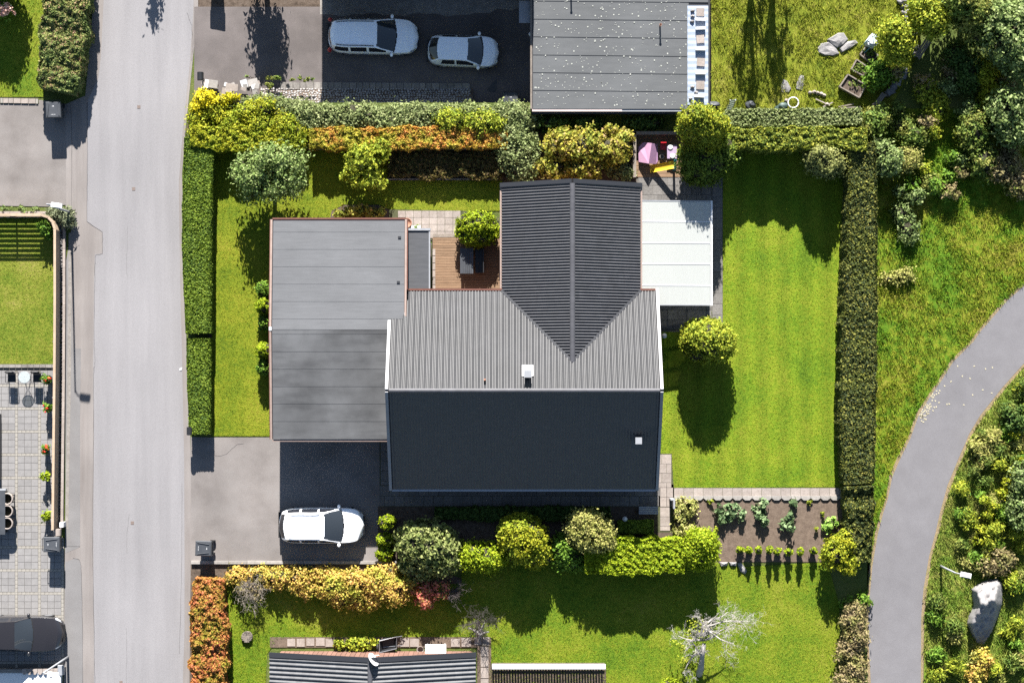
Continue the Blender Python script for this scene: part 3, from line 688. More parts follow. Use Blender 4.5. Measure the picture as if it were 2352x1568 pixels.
# ------------------------------------------------------------------ flat-roofed garage of the house
gar = empty('garage', g2(790, 760, 0), 'wide garage with grey felt roof in two faint slopes', 'garage')
GX0, GX1, GY0, GYR, GY1 = 643, 939, 515, 760, 1003; ZT, ZM, ZB = 2.95, 3.42, 3.05
mb = MB(); mb.bx(GX0+14, GX1-10, GY0+12, GY1-12, -.1, ZT-.05); mb.build('wall', m_brick, gar)
def gz(y): return ZT+(ZM-ZT)*(y-GY0)/(GYR-GY0) if y < GYR else ZM+(ZB-ZM)*(y-GYR)/(GY1-GYR)
ys = [GY0]; y = GY0+28
while y < GYR-12: ys.append(y); y += 38.7
ys.append(GYR); y = GYR+10
while y < GY1-10: ys.append(y); y += 38.7
ys.append(GY1)
deck = MB()
deck.add([g2(GX0, GY0, ZT-.03), g2(GX1, GY0, ZT-.03), g2(GX1, GYR, ZM-.03), g2(GX0, GYR, ZM-.03), g2(GX0, GY1, ZB-.03), g2(GX1, GY1, ZB-.03),
          g2(GX0, GY0, ZT-.2), g2(GX1, GY0, ZT-.2), g2(GX1, GYR, ZM-.2), g2(GX0, GYR, ZM-.2), g2(GX0, GY1, ZB-.2), g2(GX1, GY1, ZB-.2)],
         [(3,2,1,0),(4,5,2,3),(0,1,7,6),(5,4,10,11),(0,6,9,3),(3,9,10,4),(1,2,8,7),(2,5,11,8),(6,7,8,9),(9,8,11,10)])
groof = deck.build('roof', m_flash, gar)
m_felt_s = M('stained_shade_felt', [(.075,.076,.08),(.115,.117,.121),(.13,.132,.137)], .9, .85, .2, 50, big=.5, bigamt=.3, fine=(30,.09), stretchv=(.35, 1.4, 1))  # stained felt, with the shade of the sun-averted slope put into its colour
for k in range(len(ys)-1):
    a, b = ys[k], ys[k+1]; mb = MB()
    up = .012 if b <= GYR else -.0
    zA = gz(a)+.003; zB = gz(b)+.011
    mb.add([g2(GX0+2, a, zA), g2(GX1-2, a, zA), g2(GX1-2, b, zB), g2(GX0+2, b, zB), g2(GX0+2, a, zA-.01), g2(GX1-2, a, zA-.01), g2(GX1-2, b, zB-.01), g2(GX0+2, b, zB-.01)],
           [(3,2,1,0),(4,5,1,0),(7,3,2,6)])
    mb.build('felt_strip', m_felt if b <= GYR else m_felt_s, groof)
q = MB(); bar(q, g2(GX0-2, GY0, ZT-.02), g2(GX0-2, GYR, ZM-.02), .1, .06); bar(q, g2(GX0-2, GYR, ZM-.02), g2(GX0-2, GY1, ZB-.02), .1, .06); q.build('edge_capping', m_copper, gar)
q = MB(); bar(q, g2(GX1+1, GY0, ZT-.02), g2(GX1+1, 745, gz(745)-.02), .1, .06); q.build('edge_capping', m_copper, gar)
q = MB(); bar(q, g2(GX0, GY0-2, ZT-.16), g2(GX1, GY0-2, ZT-.16), .09, .2); q.build('fascia', m_fascia, gar)
q = MB(); bar(q, g2(GX1+4, GY0, ZT-.22), g2(GX1+4, 672, gz(672)-.22), .05, .19); q.build('fascia', m_fascia, gar)
q = MB(); bar(q, g2(GX0-5, GY0, ZT-.2), g2(GX0-5, GYR, ZM-.2), .05, .17); bar(q, g2(GX0-5, GYR, ZM-.2), g2(GX0-5, GY1, ZB-.2), .05, .17); q.build('fascia', m_fascia, gar)
q = MB(); bar(q, g2(GX0, GY1+3, ZB-.14), g2(905, GY1+3, ZB-.14), .11, .1); q.build('gutter', m_copper, gar)
for x, y in ((926, 555), (924, 655)):
    q = MB(); c = g2(x, y, gz(y)+.02); q.box(c, (.16, .12, .06)); q.build('roof_outlet', m_flash, gar)
q = MB(); c = g2(GX0-2, 758, ZM+.04); q.box(c, (.13, .2, .05)); q.build('joint_cover', m_white, gar)
for x in (700, 770, 840):
    q = MB(); q.box(g2(x, GY1-11, 1.1), (1.4, .06, 2.1)); q.build('garage_door', m_white, gar)
ent = empty('entrance_canopy', g2(965, 605, 0), 'small flat dark-felted roof between garage and deck', 'canopy')
q = MB(); q.bx(938, 991, 537, 672, 2.4, 2.5); q.build('roof', m_felt_d, ent)
q = MB(); q.bx(941, 988, 541, 672, -.05, 2.4); q.build('wall', m_white, ent)
q = MB(); q.bx(936, 994, 533, 538, 2.42, 2.56); q.bx(990, 993, 538, 672, 2.4, 2.53); q.build('edge_trim', m_greymetal, ent)
q = MB(); q.bx(988.6, 991, 560, 590, .1, 2.1); dd = q.build('door', m_white, ent)
q = MB(); q.bx(991, 993.5, 563, 565, 1.0, 1.06); q.build('handle', m_metal, dd)
for k in range(6):
    q = MB(); q.bx(994, 1000, 572+k*16.5, 587+k*16.5, .02, .1); tag(q.build('paving_slab', m_slabl), 'pale narrow slab in the row along the entrance wall', 'slab', 'narrow slabs along the entrance wall')

# ------------------------------------------------------------------ patio canopy
can = empty('patio_canopy', g2(1540, 590, 0), 'patio roof of frosted white panels on pale rafters', 'canopy')
m_pan, N_, L_ = nodes('frosted_panel'); b_ = N_['Principled BSDF']
b_.inputs['Base Color'].default_value = (.42,.43,.41,1); b_.inputs['Roughness'].default_value = .4
t_ = N_.new('ShaderNodeBsdfTranslucent'); t_.inputs['Color'].default_value = (.85,.86,.83,1)
p_ = N_.new('ShaderNodeBsdfTransparent'); p_.inputs['Color'].default_value = (.9,.92,.9,1)
x1 = N_.new('ShaderNodeMixShader'); x1.inputs[0].default_value = .25; L_.new(b_.outputs[0], x1.inputs[1]); L_.new(t_.outputs[0], x1.inputs[2])
x2 = N_.new('ShaderNodeMixShader'); x2.inputs[0].default_value = .22; L_.new(x1.outputs[0], x2.inputs[1]); L_.new(p_.outputs[0], x2.inputs[2]); L_.new(x2.outputs[0], N_['Material Output'].inputs['Surface'])
cys = [471, 517, 565, 612, 660, 704]; cx0, cx1 = 1464, 1624
def cz(x): return 2.5-(x-cx0)/(cx1-cx0)*.35
for k in range(5):
    q = MB(); a, b = cys[k]+.5, cys[k+1]-.5
    q.add([g2(cx0, a, cz(cx0)), g2(cx1-3, a, cz(cx1-3)), g2(cx1-3, b, cz(cx1-3)), g2(cx0, b, cz(cx0)), g2(cx0, a, cz(cx0)-.012), g2(cx1-3, a, cz(cx1-3)-.012), g2(cx1-3, b, cz(cx1-3)-.012), g2(cx0, b, cz(cx0)-.012)],
          [(3,2,1,0),(4,5,6,7),(0,1,5,4),(1,2,6,5),(2,3,7,6),(3,0,4,7)])
    q.build('roof_panel', m_pan, can)
for y in cys:
    q = MB(); bar(q, g2(cx0, y, cz(cx0)-.09), g2(cx1, y, cz(cx1)-.09), .05, .105); q.build('rafter', m_white if 471 < y < 704 else m_greymetal, can)
for x in (1486, 1529, 1573, 1611):
    q = MB(); bar(q, g2(x, 473, cz(x)-.10), g2(x, 702, cz(x)-.10), .05, .08); q.build('purlin', m_white, can)
q = MB(); bar(q, g2(cx1, 470, cz(cx1)-.12), g2(cx1, 705, cz(cx1)-.12), .1, .14); q.build('front_beam', m_white, can)
for x, y in ((1622, 474), (1622, 588), (1622, 702)):
    q = MB(); q.box(g2(x, y, 1.02), (.1, .1, 2.08)); q.build('post', m_white, can)

# ------------------------------------------------------------------ northern neighbour
ZG = 1.35
ng = empty('flat_roofed_outbuilding', g2(1420, 60, PITZ), 'outbuilding with lichen-speckled grey felt roof beside the two white cars', 'outbuilding')
a0, a1, ayb, ayt = 1221.5, 1622, 259, -260
q = MB(); q.bx(a0+6, a1-6, ayt+6, ayb-8, PITZ-.1, ZG-.2); q.build('wall', m_whitewall, ng)
q = MB(); q.bx(a0, a1, ayt, ayb, ZG-.24, ZG-.02); nr = q.build('roof', m_flash, ng)
yy = ayb
sy = [259, 218, 178, 138, 97, 57, 16, -25, -66, -120, -190, -260]
for k in range(len(sy)-1):
    q = MB(); b, a = sy[k], sy[k+1]; s0, s1 = -1.5, 2.2
    if k == 0: ba, bb = b, b
    else: ba, bb = b+s0, b+s1
    aa, ab = a+s0, a+s1
    xr = 1576 if a > 5 else a1-2
    z = ZG
    q.add([g2(a0+2, ba, z+.02), g2(xr, bb, z+.02), g2(xr, ab, z), g2(a0+2, aa, z), g2(a0+2, aa, z-.01), g2(xr, ab, z-.01), g2(a0+2, ba, z-.02), g2(xr, bb, z-.02)], [(0,1,2,3),(3,2,5,4),(1,0,6,7)])
    q.build('felt_strip', m_felt_n, nr)
lm = MB()
for _ in range(420):
    x, y = R.uniform(1228, 1570), R.uniform(0, 252)
    r = R.choice((.018,.02,.022,.028,.035,.045)); c = g2(x, y, ZG+.026); a = R.uniform(0,6)
    lm.add([(c.x+r*math.cos(a+t*1.0472)*R.uniform(.7,1.2), c.y+r*math.sin(a+t*1.0472)*R.uniform(.7,1.2), c.z) for t in range(6)], [(0,1,2,3,4,5)])
li = lm.build('lichen', M('lichen_spot', [(.36,.38,.33),(.5,.5,.46)], 9), nr); li['kind'] = 'stuff'
q = MB(); bar(q, g2(a0, ayb+3, ZG-.14), g2(1425, ayb+3, ZG-.14), .12, .14); q.build('gutter', M('sunlit_gutter', [(.62,.5,.47),(.7,.6,.57)], 2, .3), ng)  # sunlit highlight painted into the pale pinkish colour of this stretch
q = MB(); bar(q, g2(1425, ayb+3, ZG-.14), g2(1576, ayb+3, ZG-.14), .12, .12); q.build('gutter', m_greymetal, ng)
q = MB(); bar(q, g2(a0, ayb+8, ZG-.3), g2(1576, ayb+8, ZG-.3), .12, .16); q.build('fascia', m_black, ng)
q = MB(); bar(q, g2(a0-2, ayt, ZG-.1), g2(a0-2, ayb, ZG-.1), .1, .14); q.build('edge_capping', m_timber, ng)
q = MB(); bar(q, g2(a1, ayt, ZG-.1), g2(a1, ayb, ZG-.1), .1, .13); q.build('edge_capping', m_flash, ng)
for x, y, h in ((1511, 72, .52), (1309, -18, .75)):
    q = MB(); c = g2(x, y, ZG); q.cyl(c, c+Vector((0,0,h)), .045, n=12); q.cyl(c+Vector((0,0,h-.03)), c+Vector((0,0,h)), .065, n=12); q.build('vent_pipe', m_terracotta, ng)
cor = MB(); vs = []; nc = 34
for k in range(nc+1):
    y = 26+(250-26)*k/nc
    for x in (1573, 1620): vs.append(g2(x, y, ZG+.05+(.012 if k % 2 else 0)))
cor.add(vs, [(2*k, 2*k+2, 2*k+3, 2*k+1) for k in range(nc)])
cor.build('white_sheet', M('white_corrugated', [(.34,.4,.5),(.4,.46,.55)], 2, .5), ng)
for k, (x, y, s) in enumerate(((1602,41,.42),(1602,102,.42),(1603,154,.42),(1602,206,.44))):
    q = MB(); q.box(g2(x, y, ZG+.1), (s, s, .06), rz=R.uniform(-.08,.08)); tag(q.build('paving_slab', m_slabl), 'square sandstone slab weighing down white corrugated roof sheet', 'slab', 'square slabs on the white roof sheet')
for k, (x, y) in enumerate(((1602,58),(1602,78),(1602,125),(1602,179),(1599,231))):
    q = MB(); q.box(g2(x, y, ZG+.16), (.52, .14, .18), rz=R.uniform(-.05,.05)); tag(q.build('timber_block', m_white), 'short white timber block weighing down white corrugated roof sheet', 'timber', 'white timber blocks on the roof sheet')
for k, (x, y) in enumerate(((1584,38),(1585,50),(1584,62),(1584,210),(1593,222),(1580,236))):
    q = MB(); q.blob(g2(x, y, ZG+.11), (.1, .07, .06), .3, k); tag(q.build('loose_stone', m_stone, None, True), 'small pale loose stone on the white corrugated roof sheet', 'stone', 'small stones on the white roof sheet')
nh = empty('neighbour_house', g2(1000, -120, PITZ), 'low house whose long eave shades the two white cars', 'house')
q = MB(); q.bx(742, 1212, -330, -12, PITZ-.1, 2.6); q.build('wall', m_whitewall, nh)
q = MB(); x0, x1_, ya, yr, yb_ = 729, 1452, 5, -165, -340; ze, zr = 2.7, 4.1
q.add([g2(x0, ya, ze), g2(x1_ if False else 1221, ya, ze), g2(1221, yr, zr), g2(x0, yr, zr), g2(x0, yb_, ze), g2(1221, yb_, ze), g2(x0, ya, ze-.16), g2(1221, ya, ze-.16), g2(1221, yb_, ze-.16), g2(x0, yb_, ze-.16)],
      [(0,1,2,3),(3,2,5,4),(0,6,7,1),(4,5,8,9),(0,3,4,9,6),(1,7,8,5,2),(6,9,8,7)])
q.build('roof', m_tile, nh)
q = MB(); bar(q, g2(850, 8, ze-.1), g2(1221, 8, ze-.1), .1, .07); q.build('gutter', m_metal, nh)
q = MB(); bar(q, g2(729, 8, ze-.1), g2(850, 8, ze-.1), .1, .07); q.build('gutter', m_copper, nh)
q = MB(); q.bx(1192, 1221, 12, 62, 1.0, 1.06); q.build('door_canopy', m_greymetal, nh)
q = MB(); q.lathe(W(1220, 79, .6), [(.0,-.14),(.1,-.1),(.14,0),(.1,.1),(.0,.14)], 14); q.build('wall_lamp', m_white, nh, True)
tall = empty('neighbour_house', g2(1340, -270, PITZ), 'taller house behind the lichen-speckled flat roof', 'house')
q = MB(); q.bx(1226, 1438, -420, -280, PITZ, 4.6); q.build('wall', m_whitewall, tall)
q = MB(); q.bx(1220, 1444, -428, -274, 4.6, 4.8); q.build('roof', m_tile, tall)

# ------------------------------------------------------------------ southern neighbour
sh = empty('cottage', g2(864, 1600, 0), 'brown boarded cottage with ribbed grey pantile roof and satellite dish', 'house')
SX0, SXR, SX1, SY, SY2, SE, SR = 634, 864, 1095, 1485, 1800, 2.4, 4.08
q = MB(); q.bx(SX0+10, SX1-10, SY+11, SY2, -.1, SE); q.build('wall', m_brick, sh)
q = MB(); q.add([g2(SX0+10, SY+11, SE), g2(SX1-10, SY+11, SE), g2(SXR, SY+11, SR-.12)], [(0,1,2)]); q.build('gable_wall', m_brick, sh)
m_board = M('brown_board', [(.19,.1,.075),(.25,.14,.105)], 5, .8, obj_rand=.15)
nb = 40
for k in range(nb):
    x = SX0+12+(SX1-SX0-24)*k/nb; xe = x+(SX1-SX0-24)/nb-.8; xm = (x+xe)/2
    zt = SE+(SR-SE)*(1-abs(xm-SXR)/(SXR-SX0))-.16
    q = MB(); q.bx(x, xe, SY+9.4, SY+11.2, 0, zt); q.build('wall_board', m_board, sh)
sr = MB()
sr.add([g2(SX0, SY, SE), g2(SXR, SY, SR), g2(SXR, SY2, SR), g2(SX0, SY2, SE), g2(SX1, SY, SE), g2(SX1, SY2, SE)], [(0,3,2,1),(1,2,5,4)])
sroof = sr.build('roof', m_flash, sh)
ts = math.atan2(SR-SE, (SXR-SX0)/S); tp2 = math.tan(ts)
m_tile_s = M('grey_pantile', [(.11,.112,.118),(.145,.147,.152)], 3, .6, obj_rand=.12)
Ls = (SXR-SX0)/S/math.cos(ts); nvs = 15; lts = Ls/nvs; wts = .232
tms = tile_me('roof_tile', wts, lts, 1, .075, m_tile_s)
for dx in (-1, 1):
    slope(sroof, g2(SXR, SY+6, SR), (0,-1,0), (dx,0,-tp2), wts, lts, 26, nvs, tms, m_tile_s, lambda i,j: i < 9)
caps(sroof, g2(SXR, SY+4, SR+.03), g2(SXR, SY2, SR+.03), 18, .13, m_ridge)
for sx in (SX0, SX1):
    q = MB(); bar(q, g2(sx, SY+1, SE+.01), g2(SXR, SY+1, SR+.01), .26, .09); q.build('verge_flashing', m_flash, sh)
q = MB(); c = g2(868, 1493, 0)
q.tube([c+Vector((0,-.05,3.6)), c+Vector((0,.1,3.95)), c+Vector((.02,.14,4.15))], .025, 6); dsh = q.build('satellite_dish', m_greymetal, sh)
q = MB(); dn = Vector((.75,.55,.35)).normalized(); a = dn.orthogonal().normalized(); b = dn.cross(a); o_ = c+Vector((.06,.2,4.2)); vs = [o_-dn*.06]
for r, d in ((.15,-.045),(.28,-.015),(.38,.03)):
    for k in range(16): vs.append(o_+dn*d+a*(r*math.cos(k*math.pi/8))+b*(r*math.sin(k*math.pi/8)))
fs = [(0, 1+k, 1+(k+1)%16) for k in range(16)]+[(1+16*r+k, 17+16*r+k, 17+16*r+(k+1)%16, 1+16*r+(k+1)%16) for r in range(2) for k in range(16)]
q.add(vs, fs); q.tube([o_-dn*.03-b*.3, o_+dn*.45], .015, 5); q.build('dish', m_white, dsh, True)
# ------------------------------------------------------------------ paving
def paving(name, base, rects, mat, z=.03, jm=None, gap=.7, jz=.012, piece='paving_slab'):
    b = sheet(name, base, jz, jm or m_joint)
    for r in rects:
        x0, x1, y0, y1 = r[:4]; q = MB()
        q.bx(x0+gap/2, x1-gap/2, y0+gap/2, y1-gap/2, -.01, z+R.uniform(0,.008)); q.build(piece, r[4] if len(r) > 4 else mat, b)
    return b
def grid(x0, x1, y0, y1, w_, h_, bond=False, keep=lambda x, y: True):
    out = []; j = 0; y = y0
    while y < y1-1:
        x = x0-(w_/2 if bond and j % 2 else 0)
        while x < x1-1:
            a, b = max(x, x0), min(x+w_, x1)
            if b-a > 3 and keep((a+b)/2, y+h_/2): out.append((a, b, y, min(y+h_, y1)))
            x += w_
        y += h_; j += 1
    return out
m_mossjoint = M('mossy_joint', [(.05,.06,.02),(.1,.1,.05)], 6)
paving('garden_path', [(872,1012),(912,1012),(912,1112),(1548,1112),(1548,1163),(872,1163)], grid(874,910,1014,1114,18,22.5)+grid(872,1516,1115,1162,22.5,23.5,True), m_slab, jm=m_mossjoint)
paving('garden_path', [(1495,1041),(1543,1041),(1547,1119),(1547,1222),(1510,1222),(1510,1160),(1495,1160)],
       grid(1498,1542,1043,1119,22,21.5,True)+grid(1516,1546,1119,1164,15,22)+grid(1516,1540,1164,1218,24,22), m_slabl, jm=m_mossjoint)
paving('garden_path', [(1547,1119),(1940,1119),(1940,1140),(1547,1140)], grid(1548,1938,1120,1139,22.3,19), m_slabl, jm=m_mossjoint)
paving('terrace', [(1462,400),(1660,400),(1660,762),(1490,762),(1490,480),(1462,480)],
       grid(1466,1634,404,470,22.3,22,True)+grid(1636,1659,404,745,23,24.5)+grid(1500,1634,690,756,22.3,22,True), m_slab, jm=m_joint)
paving('terrace', [(893,481),(1064,484),(1150,500),(1150,552),(893,552)], grid(896,1060,484,548,18,15.8,False,lambda x,y: y > 492 or 920 < x < 1050), m_slabl, jm=m_mossjoint)
db = sheet('deck', [(992,544),(1154,544),(1154,676),(992,676)], .03, m_twig)
y = 546
while y < 674:
    q = MB(); q.bx(994, 1153, y, y+5.6, .02, .075+R.uniform(0,.005)); q.build('deck_board', m_deck, db); y += 6.1
q = MB(); q.bx(994, 1153, 538, 545, .02, .09); q.build('edge_board', m_timber, db)
# western patio: 3x3 grey pavers between bands of cream cobbles
big = []; small = []
for cy in range(-1, 14):
    for cx in range(-2, 3):
        ox, oy = -12+53*cx, 835+53*cy
        for i in range(3):
            for j in range(3):
                x0, y0 = ox+i*15.6, oy+j*15.6
                big.append((x0, x0+15.6, y0, y0+15.6))
        for i in range(5): small.append((ox+i*9.4, ox+i*9.4+9.4, oy+46.8, oy+53)); small.append((ox+46.8, ox+53, oy+i*9.4, oy+i*9.4+9.4))
        small.append((ox+46.8, ox+53, oy+46.8, oy+53))
lim = lambda r: r[0] > -30 and r[1] < 149 and r[2] >= 846 and r[3] < 1534 and not (r[1] > 140 and r[2] < 1228)
big = [r for r in big if lim(r)]; small = [r for r in small if lim(r)]
big.sort(key=lambda r: (r[2] > 1400, r[0] < 0))
pat = paving('patio', [(-400,840),(136,840),(137,1228),(148,1236),(146,1533),(-400,1533)], big[:295], m_paver, .03)
for nm, rs, mt in (('paver', big[295:], m_paver), ('cobble', small, m_paverl)):
    q = MB()
    for r in rs: q.bx(r[0]+.35, r[1]-.35, r[2]+.35, r[3]-.35, 0, .03+R.uniform(0,.006))
    q.build(nm, mt, pat)['kind'] = 'stuff'
q0 = sheet('kerb', [(-400,836),(128,836),(128,845),(-400,845)], .02, m_joint)
x = -20
while x < 126:
    q = MB(); q.bx(x, x+13.4, 837, 844, 0, .09); q.build('kerb_stone', m_concd, q0); x += 14
q0 = sheet('kerb', [(-400,224),(88,225),(90,239),(-400,238)], .012, m_mossjoint)
x = -10
while x < 86:
    ww = R.choice((6, 12, 17, 17)); q = MB(); q.bx(x, x+ww-.8, 226+x*.02, 237+x*.02, 0, .07); q.build('kerb_stone', m_slabl if ww > 6 else m_paverl, q0); x += ww
# edging with pointed backs
def toothed(name, x0, x1, y0, wd, dp=10, zz=.18, mat=m_conc):
    b = sheet(name, [(x0,y0-1),(x1,y0-1),(x1,y0+dp-4),(x0,y0+dp-4)], .014, m_joint); x = x0
    while x < x1-2:
        e = min(x+wd, x1); q = MB()
        q.prism([g2(*p)[:2] for p in ((x+.3,y0),(e-.3,y0),(e-.3,y0+dp*.5),(e-wd*.27,y0+dp),(x+wd*.27,y0+dp),(x+.3,y0+dp*.5))], -.02, zz+R.uniform(0,.015))
        q.build('edging_block', mat, b); x = e
toothed('garden_edging', 1548, 1940, 1138, 22.4, 10, .09)
toothed('kerb', 896, 986, 1287, 22.4, 11, .16)
q0 = sheet('kerb', [(438,1288),(900,1288),(900,1297),(438,1297)], .014, m_joint); x = 440
while x < 890:
    q = MB(); q.bx(x, min(x+42.5, 894), 1287+R.uniform(-.3,.3), 1294, -.02, .14+R.uniform(0,.02)); q.build('kerb_stone', m_conc, q0); x += 43
q0 = sheet('kerb', [(888,409),(1156,409),(1156,415),(888,415)], .014, m_soil); x = 890
while x < 1150:
    q = MB(); q.bx(x, min(x+42, 1153), 410.3, 413.4, -.02, .1+R.uniform(0,.02)); q.build('kerb_stone', m_concd, q0); x += 43
sheet('flower_bed', [(486,300),(1470,300),(1470,432),(1154,432),(1154,412),(890,412),(890,345),(486,345)], .006, m_soil)
sheet('flower_bed', [(762,484),(790,471),(870,471),(893,482),(893,516),(756,516)], .016, m_soil)
sheet('vegetable_bed', [(1547,1146),(1945,1146),(1945,1290),(1547,1290)], .012, m_drysoil)
sheet('planting_bed', [(868,1162),(1516,1162),(1548,1222),(1660,1290),(1650,1318),(900,1300),(868,1290)], .008, m_soil)
sheet('planting_bed', [(470,245),(596,250),(1225,252),(1225,304),(440,304),(426,304),(436,260)], .006, m_soil)
sheet('hedge_foot_strip', [(480,345),(490,345),(494,520),(488,560),(485,1000),(478,1000)], .013, m_soil)  # narrow soil-coloured strip between hedge and lawn
sheet('planting_bed', [(438,1296),(950,1296),(1070,1330),(1070,1350),(560,1350),(535,1420),(530,1900),(432,1900)], .006, m_soil)
sheet('garden_path', [(620,1462),(1128,1462),(1130,1900),(1096,1900),(1096,1486),(620,1486)], .014, m_drysoil)
gp = bpy.data.objects[-1] if False else None
base = sheet('stepping_path', [(640,1464),(1000,1464),(1000,1484),(640,1484)], .016, m_drysoil)
for x0, x1, y0, y1 in ((660,678,1466,1483),(682,700,1466,1484),(704,722,1465,1482),(726,746,1464,1482),(748,768,1466,1484),(920,940,1465,1484),(942,962,1466,1484),(1090,1106,1462,1480),(1108,1124,1462,1481),(1104,1122,1484,1506),(1104,1122,1508,1530),(1104,1122,1532,1556),(1060,1082,1464,1484),(1036,1056,1466,1484),(1104,1122,1558,1590)):
    q = MB(); q.bx(x0, x1, y0, y1, 0, .045); q.build('paving_slab', m_slabl, base)
# cobbled bank beside the sunken drive
bank = sheet('cobble_bank_edge', [(640,187),(1082,190),(1082,206),(640,204)], PITZ+.02, m_joint)
x = 643
while x < 1078:
    ww = R.choice((14,16,18)); q = MB(); a = W(x, 206+x*.0, 0); z = zn(x)+.07
    p0 = W(x+.5, 189+(x-640)*.006, z); p1 = W(x+ww-.5, 205+(x-640)*.006, z); q.box(((p0.x+p1.x)/2, (p0.y+p1.y)/2, z-.04), (p1.x-p0.x, abs(p1.y-p0.y), .1)); q.build('kerb_stone', m_concd, bank); x += ww
bv = []; K = 24
for k in range(K+1):
    x = 596+(1086-596)*k/K
    bv += [W(x, 203, zn(x)+.03), W(x, 224, zn(x)*.55+.02), W(x, 250, 0.0)]
mesh('cobble_bank', bv, [(3*k+c, 3*k+c+1, 3*k+c+4, 3*k+c+3) for k in range(K) for c in range(2)], m_soil)['kind'] = 'structure'
q = MB(); rr = random.Random(5)
def bank_z(x, y): 
    t = (y-203)/(250-203); return (zn(x)+.03)*(1-t) + 0*t
x = 600
for row in range(9):
    y = 206+row*4.9; x = 598+rr.uniform(0,5)
    while x < 1080:
        s = rr.uniform(.8, 1.25); yy = y+rr.uniform(-1.2,1.2); z = bank_z(x, yy)
        q.blob(W(x, yy, z+.01), (.068*s, .062*s*rr.uniform(.8,1.2), .05), .25, rr.randint(0,9999), 7, 4); x += rr.uniform(5.2, 7.6)
st = q.build('cobble', m_stone, None, True); tag(st, 'rounded field cobbles set in the bank by the drive', 'cobbles', kind='stuff')

# ------------------------------------------------------------------ western fence and wall
fen = empty('slatted_fence', g2(139, 800, 0), 'pale timber fence of horizontal slats on the low wall', 'fence')
runs = [((-60,498),(40,498)),((40,498),(108,498)),((108,498),(124,503)),((124,503),(134,514)),((134,514),(139,530)),((139,530),(139,700)),((139,700),(138,870)),((138,870),(136,1040)),((136,1040),(134,1212))]
for k, (a, b) in enumerate(runs):
    A, B = g2(*a), g2(*b); d = B-A
    for j in range(8):
        z = .1+j*.135; q = MB(); bar(q, A+Vector((0,0,z)), B+Vector((0,0,z)), .028, .085 if k < 5 else .1); q.build('slat', m_fencew, fen)
    q = MB(); bar(q, A+Vector((0,0,1.18)), B+Vector((0,0,1.18)), .13, .035); q.build('top_rail', m_fencew, fen)
for x, y in ((38,500),(108,500),(124,505),(132,516),(137,531),(137,615),(137,700),(136,785),(136,870),(135,955),(134,1040),(133,1125),(132,1211)):
    q = MB(); q.box(g2(x, y, .58), (.09, .09, 1.18)); q.build('post', m_timber, fen)
wal = empty('retaining_wall', g2(150, 800, 0), 'low dark stone wall with pale coping under the slatted fence', 'wall')
cop = [(-60,489),(108,489),(124,492),(138,502),(146,516),(149,530),(149,700),(148,870),(146,1040),(144,1212)]
for a, b in zip(cop, cop[1:]):
    A, B = g2(*a), g2(*b); n = max(1, round((B-A).length/.9))
    for i in range(n):
        q = MB(); bar(q, A+(B-A)*(i/n)+Vector((0,0,.14)), A+(B-A)*((i+.99)/n)+Vector((0,0,.14)), .14, .06); q.build('coping_stone', m_slabl, wal)
q = MB(); rr = random.Random(9)
for a, b in zip(cop, cop[1:]):
    A, B = g2(*a), g2(*b); n = max(1, int((B-A).length/.16)); t = (B-A).normalized(); nn = Vector((t.y, -t.x, 0))*(-1)
    for i in range(n):
        for o_ in (.12, .2):
            p = A+(B-A)*((i+rr.random())/n)-nn*o_; q.blob((p.x, p.y, .05), (.1, .08, .09), .3, rr.randint(0,9999), 6, 4)
q.build('wall_stone', m_stonewall, wal, True)['kind'] = 'stuff'
q = MB()
for a, b in zip(cop, cop[1:]): bar(q, g2(*a, -.05), g2(*b, -.05), .12, .2)
q.build('wall_core', m_stonewall, wal)
sheet('pavement_edge', [(158,535),(164,535),(164,700),(163,870),(160,1040),(157,1215),(150,1215),(153,1040),(156,700)], .012, m_concd)
# south slatted screen
scn = empty('slatted_screen', g2(1260, 1521, 0), 'white-capped screen of thin vertical slats on the south lawn', 'fence')
q = MB(); bar(q, g2(1131, 1521, 1.2), g2(1388, 1521, 1.2), .26, .05); q.build('cap_rail', m_white, scn)
q = MB(); bar(q, g2(1131, 1521, .25), g2(1388, 1521, .25), .06, .06); bar(q, g2(1131, 1521, .95), g2(1388, 1521, .95), .06, .06); q.build('cross_rail', m_timber, scn)
x = 1132
while x < 1388:
    q = MB(); q.box(g2(x, 1523, .6), (.085, .03, 1.2)); q.build('slat', m_timber, scn); x += 6.4
sheet('bare_soil', [(1128,1524),(1392,1524),(1392,1900),(1128,1900)], .014, m_soil)

gf_ = empty('low_garden_fence', g2(930, 344), 'thin weathered rail fence at the foot of the orange hedge', 'fence')
for a, b in ((712,820),(820,955),(955,1060),(1060,1152)):
    q = MB(); bar(q, g2(a, 346, .55), g2(b, 346, .55), .06, .04); q.build('rail', m_concd, gf_)
for x in (714,820,955,1060,1150):
    q = MB(); q.box(g2(x, 347, .3), (.06,.06,.6)); q.build('post', m_timber, gf_)

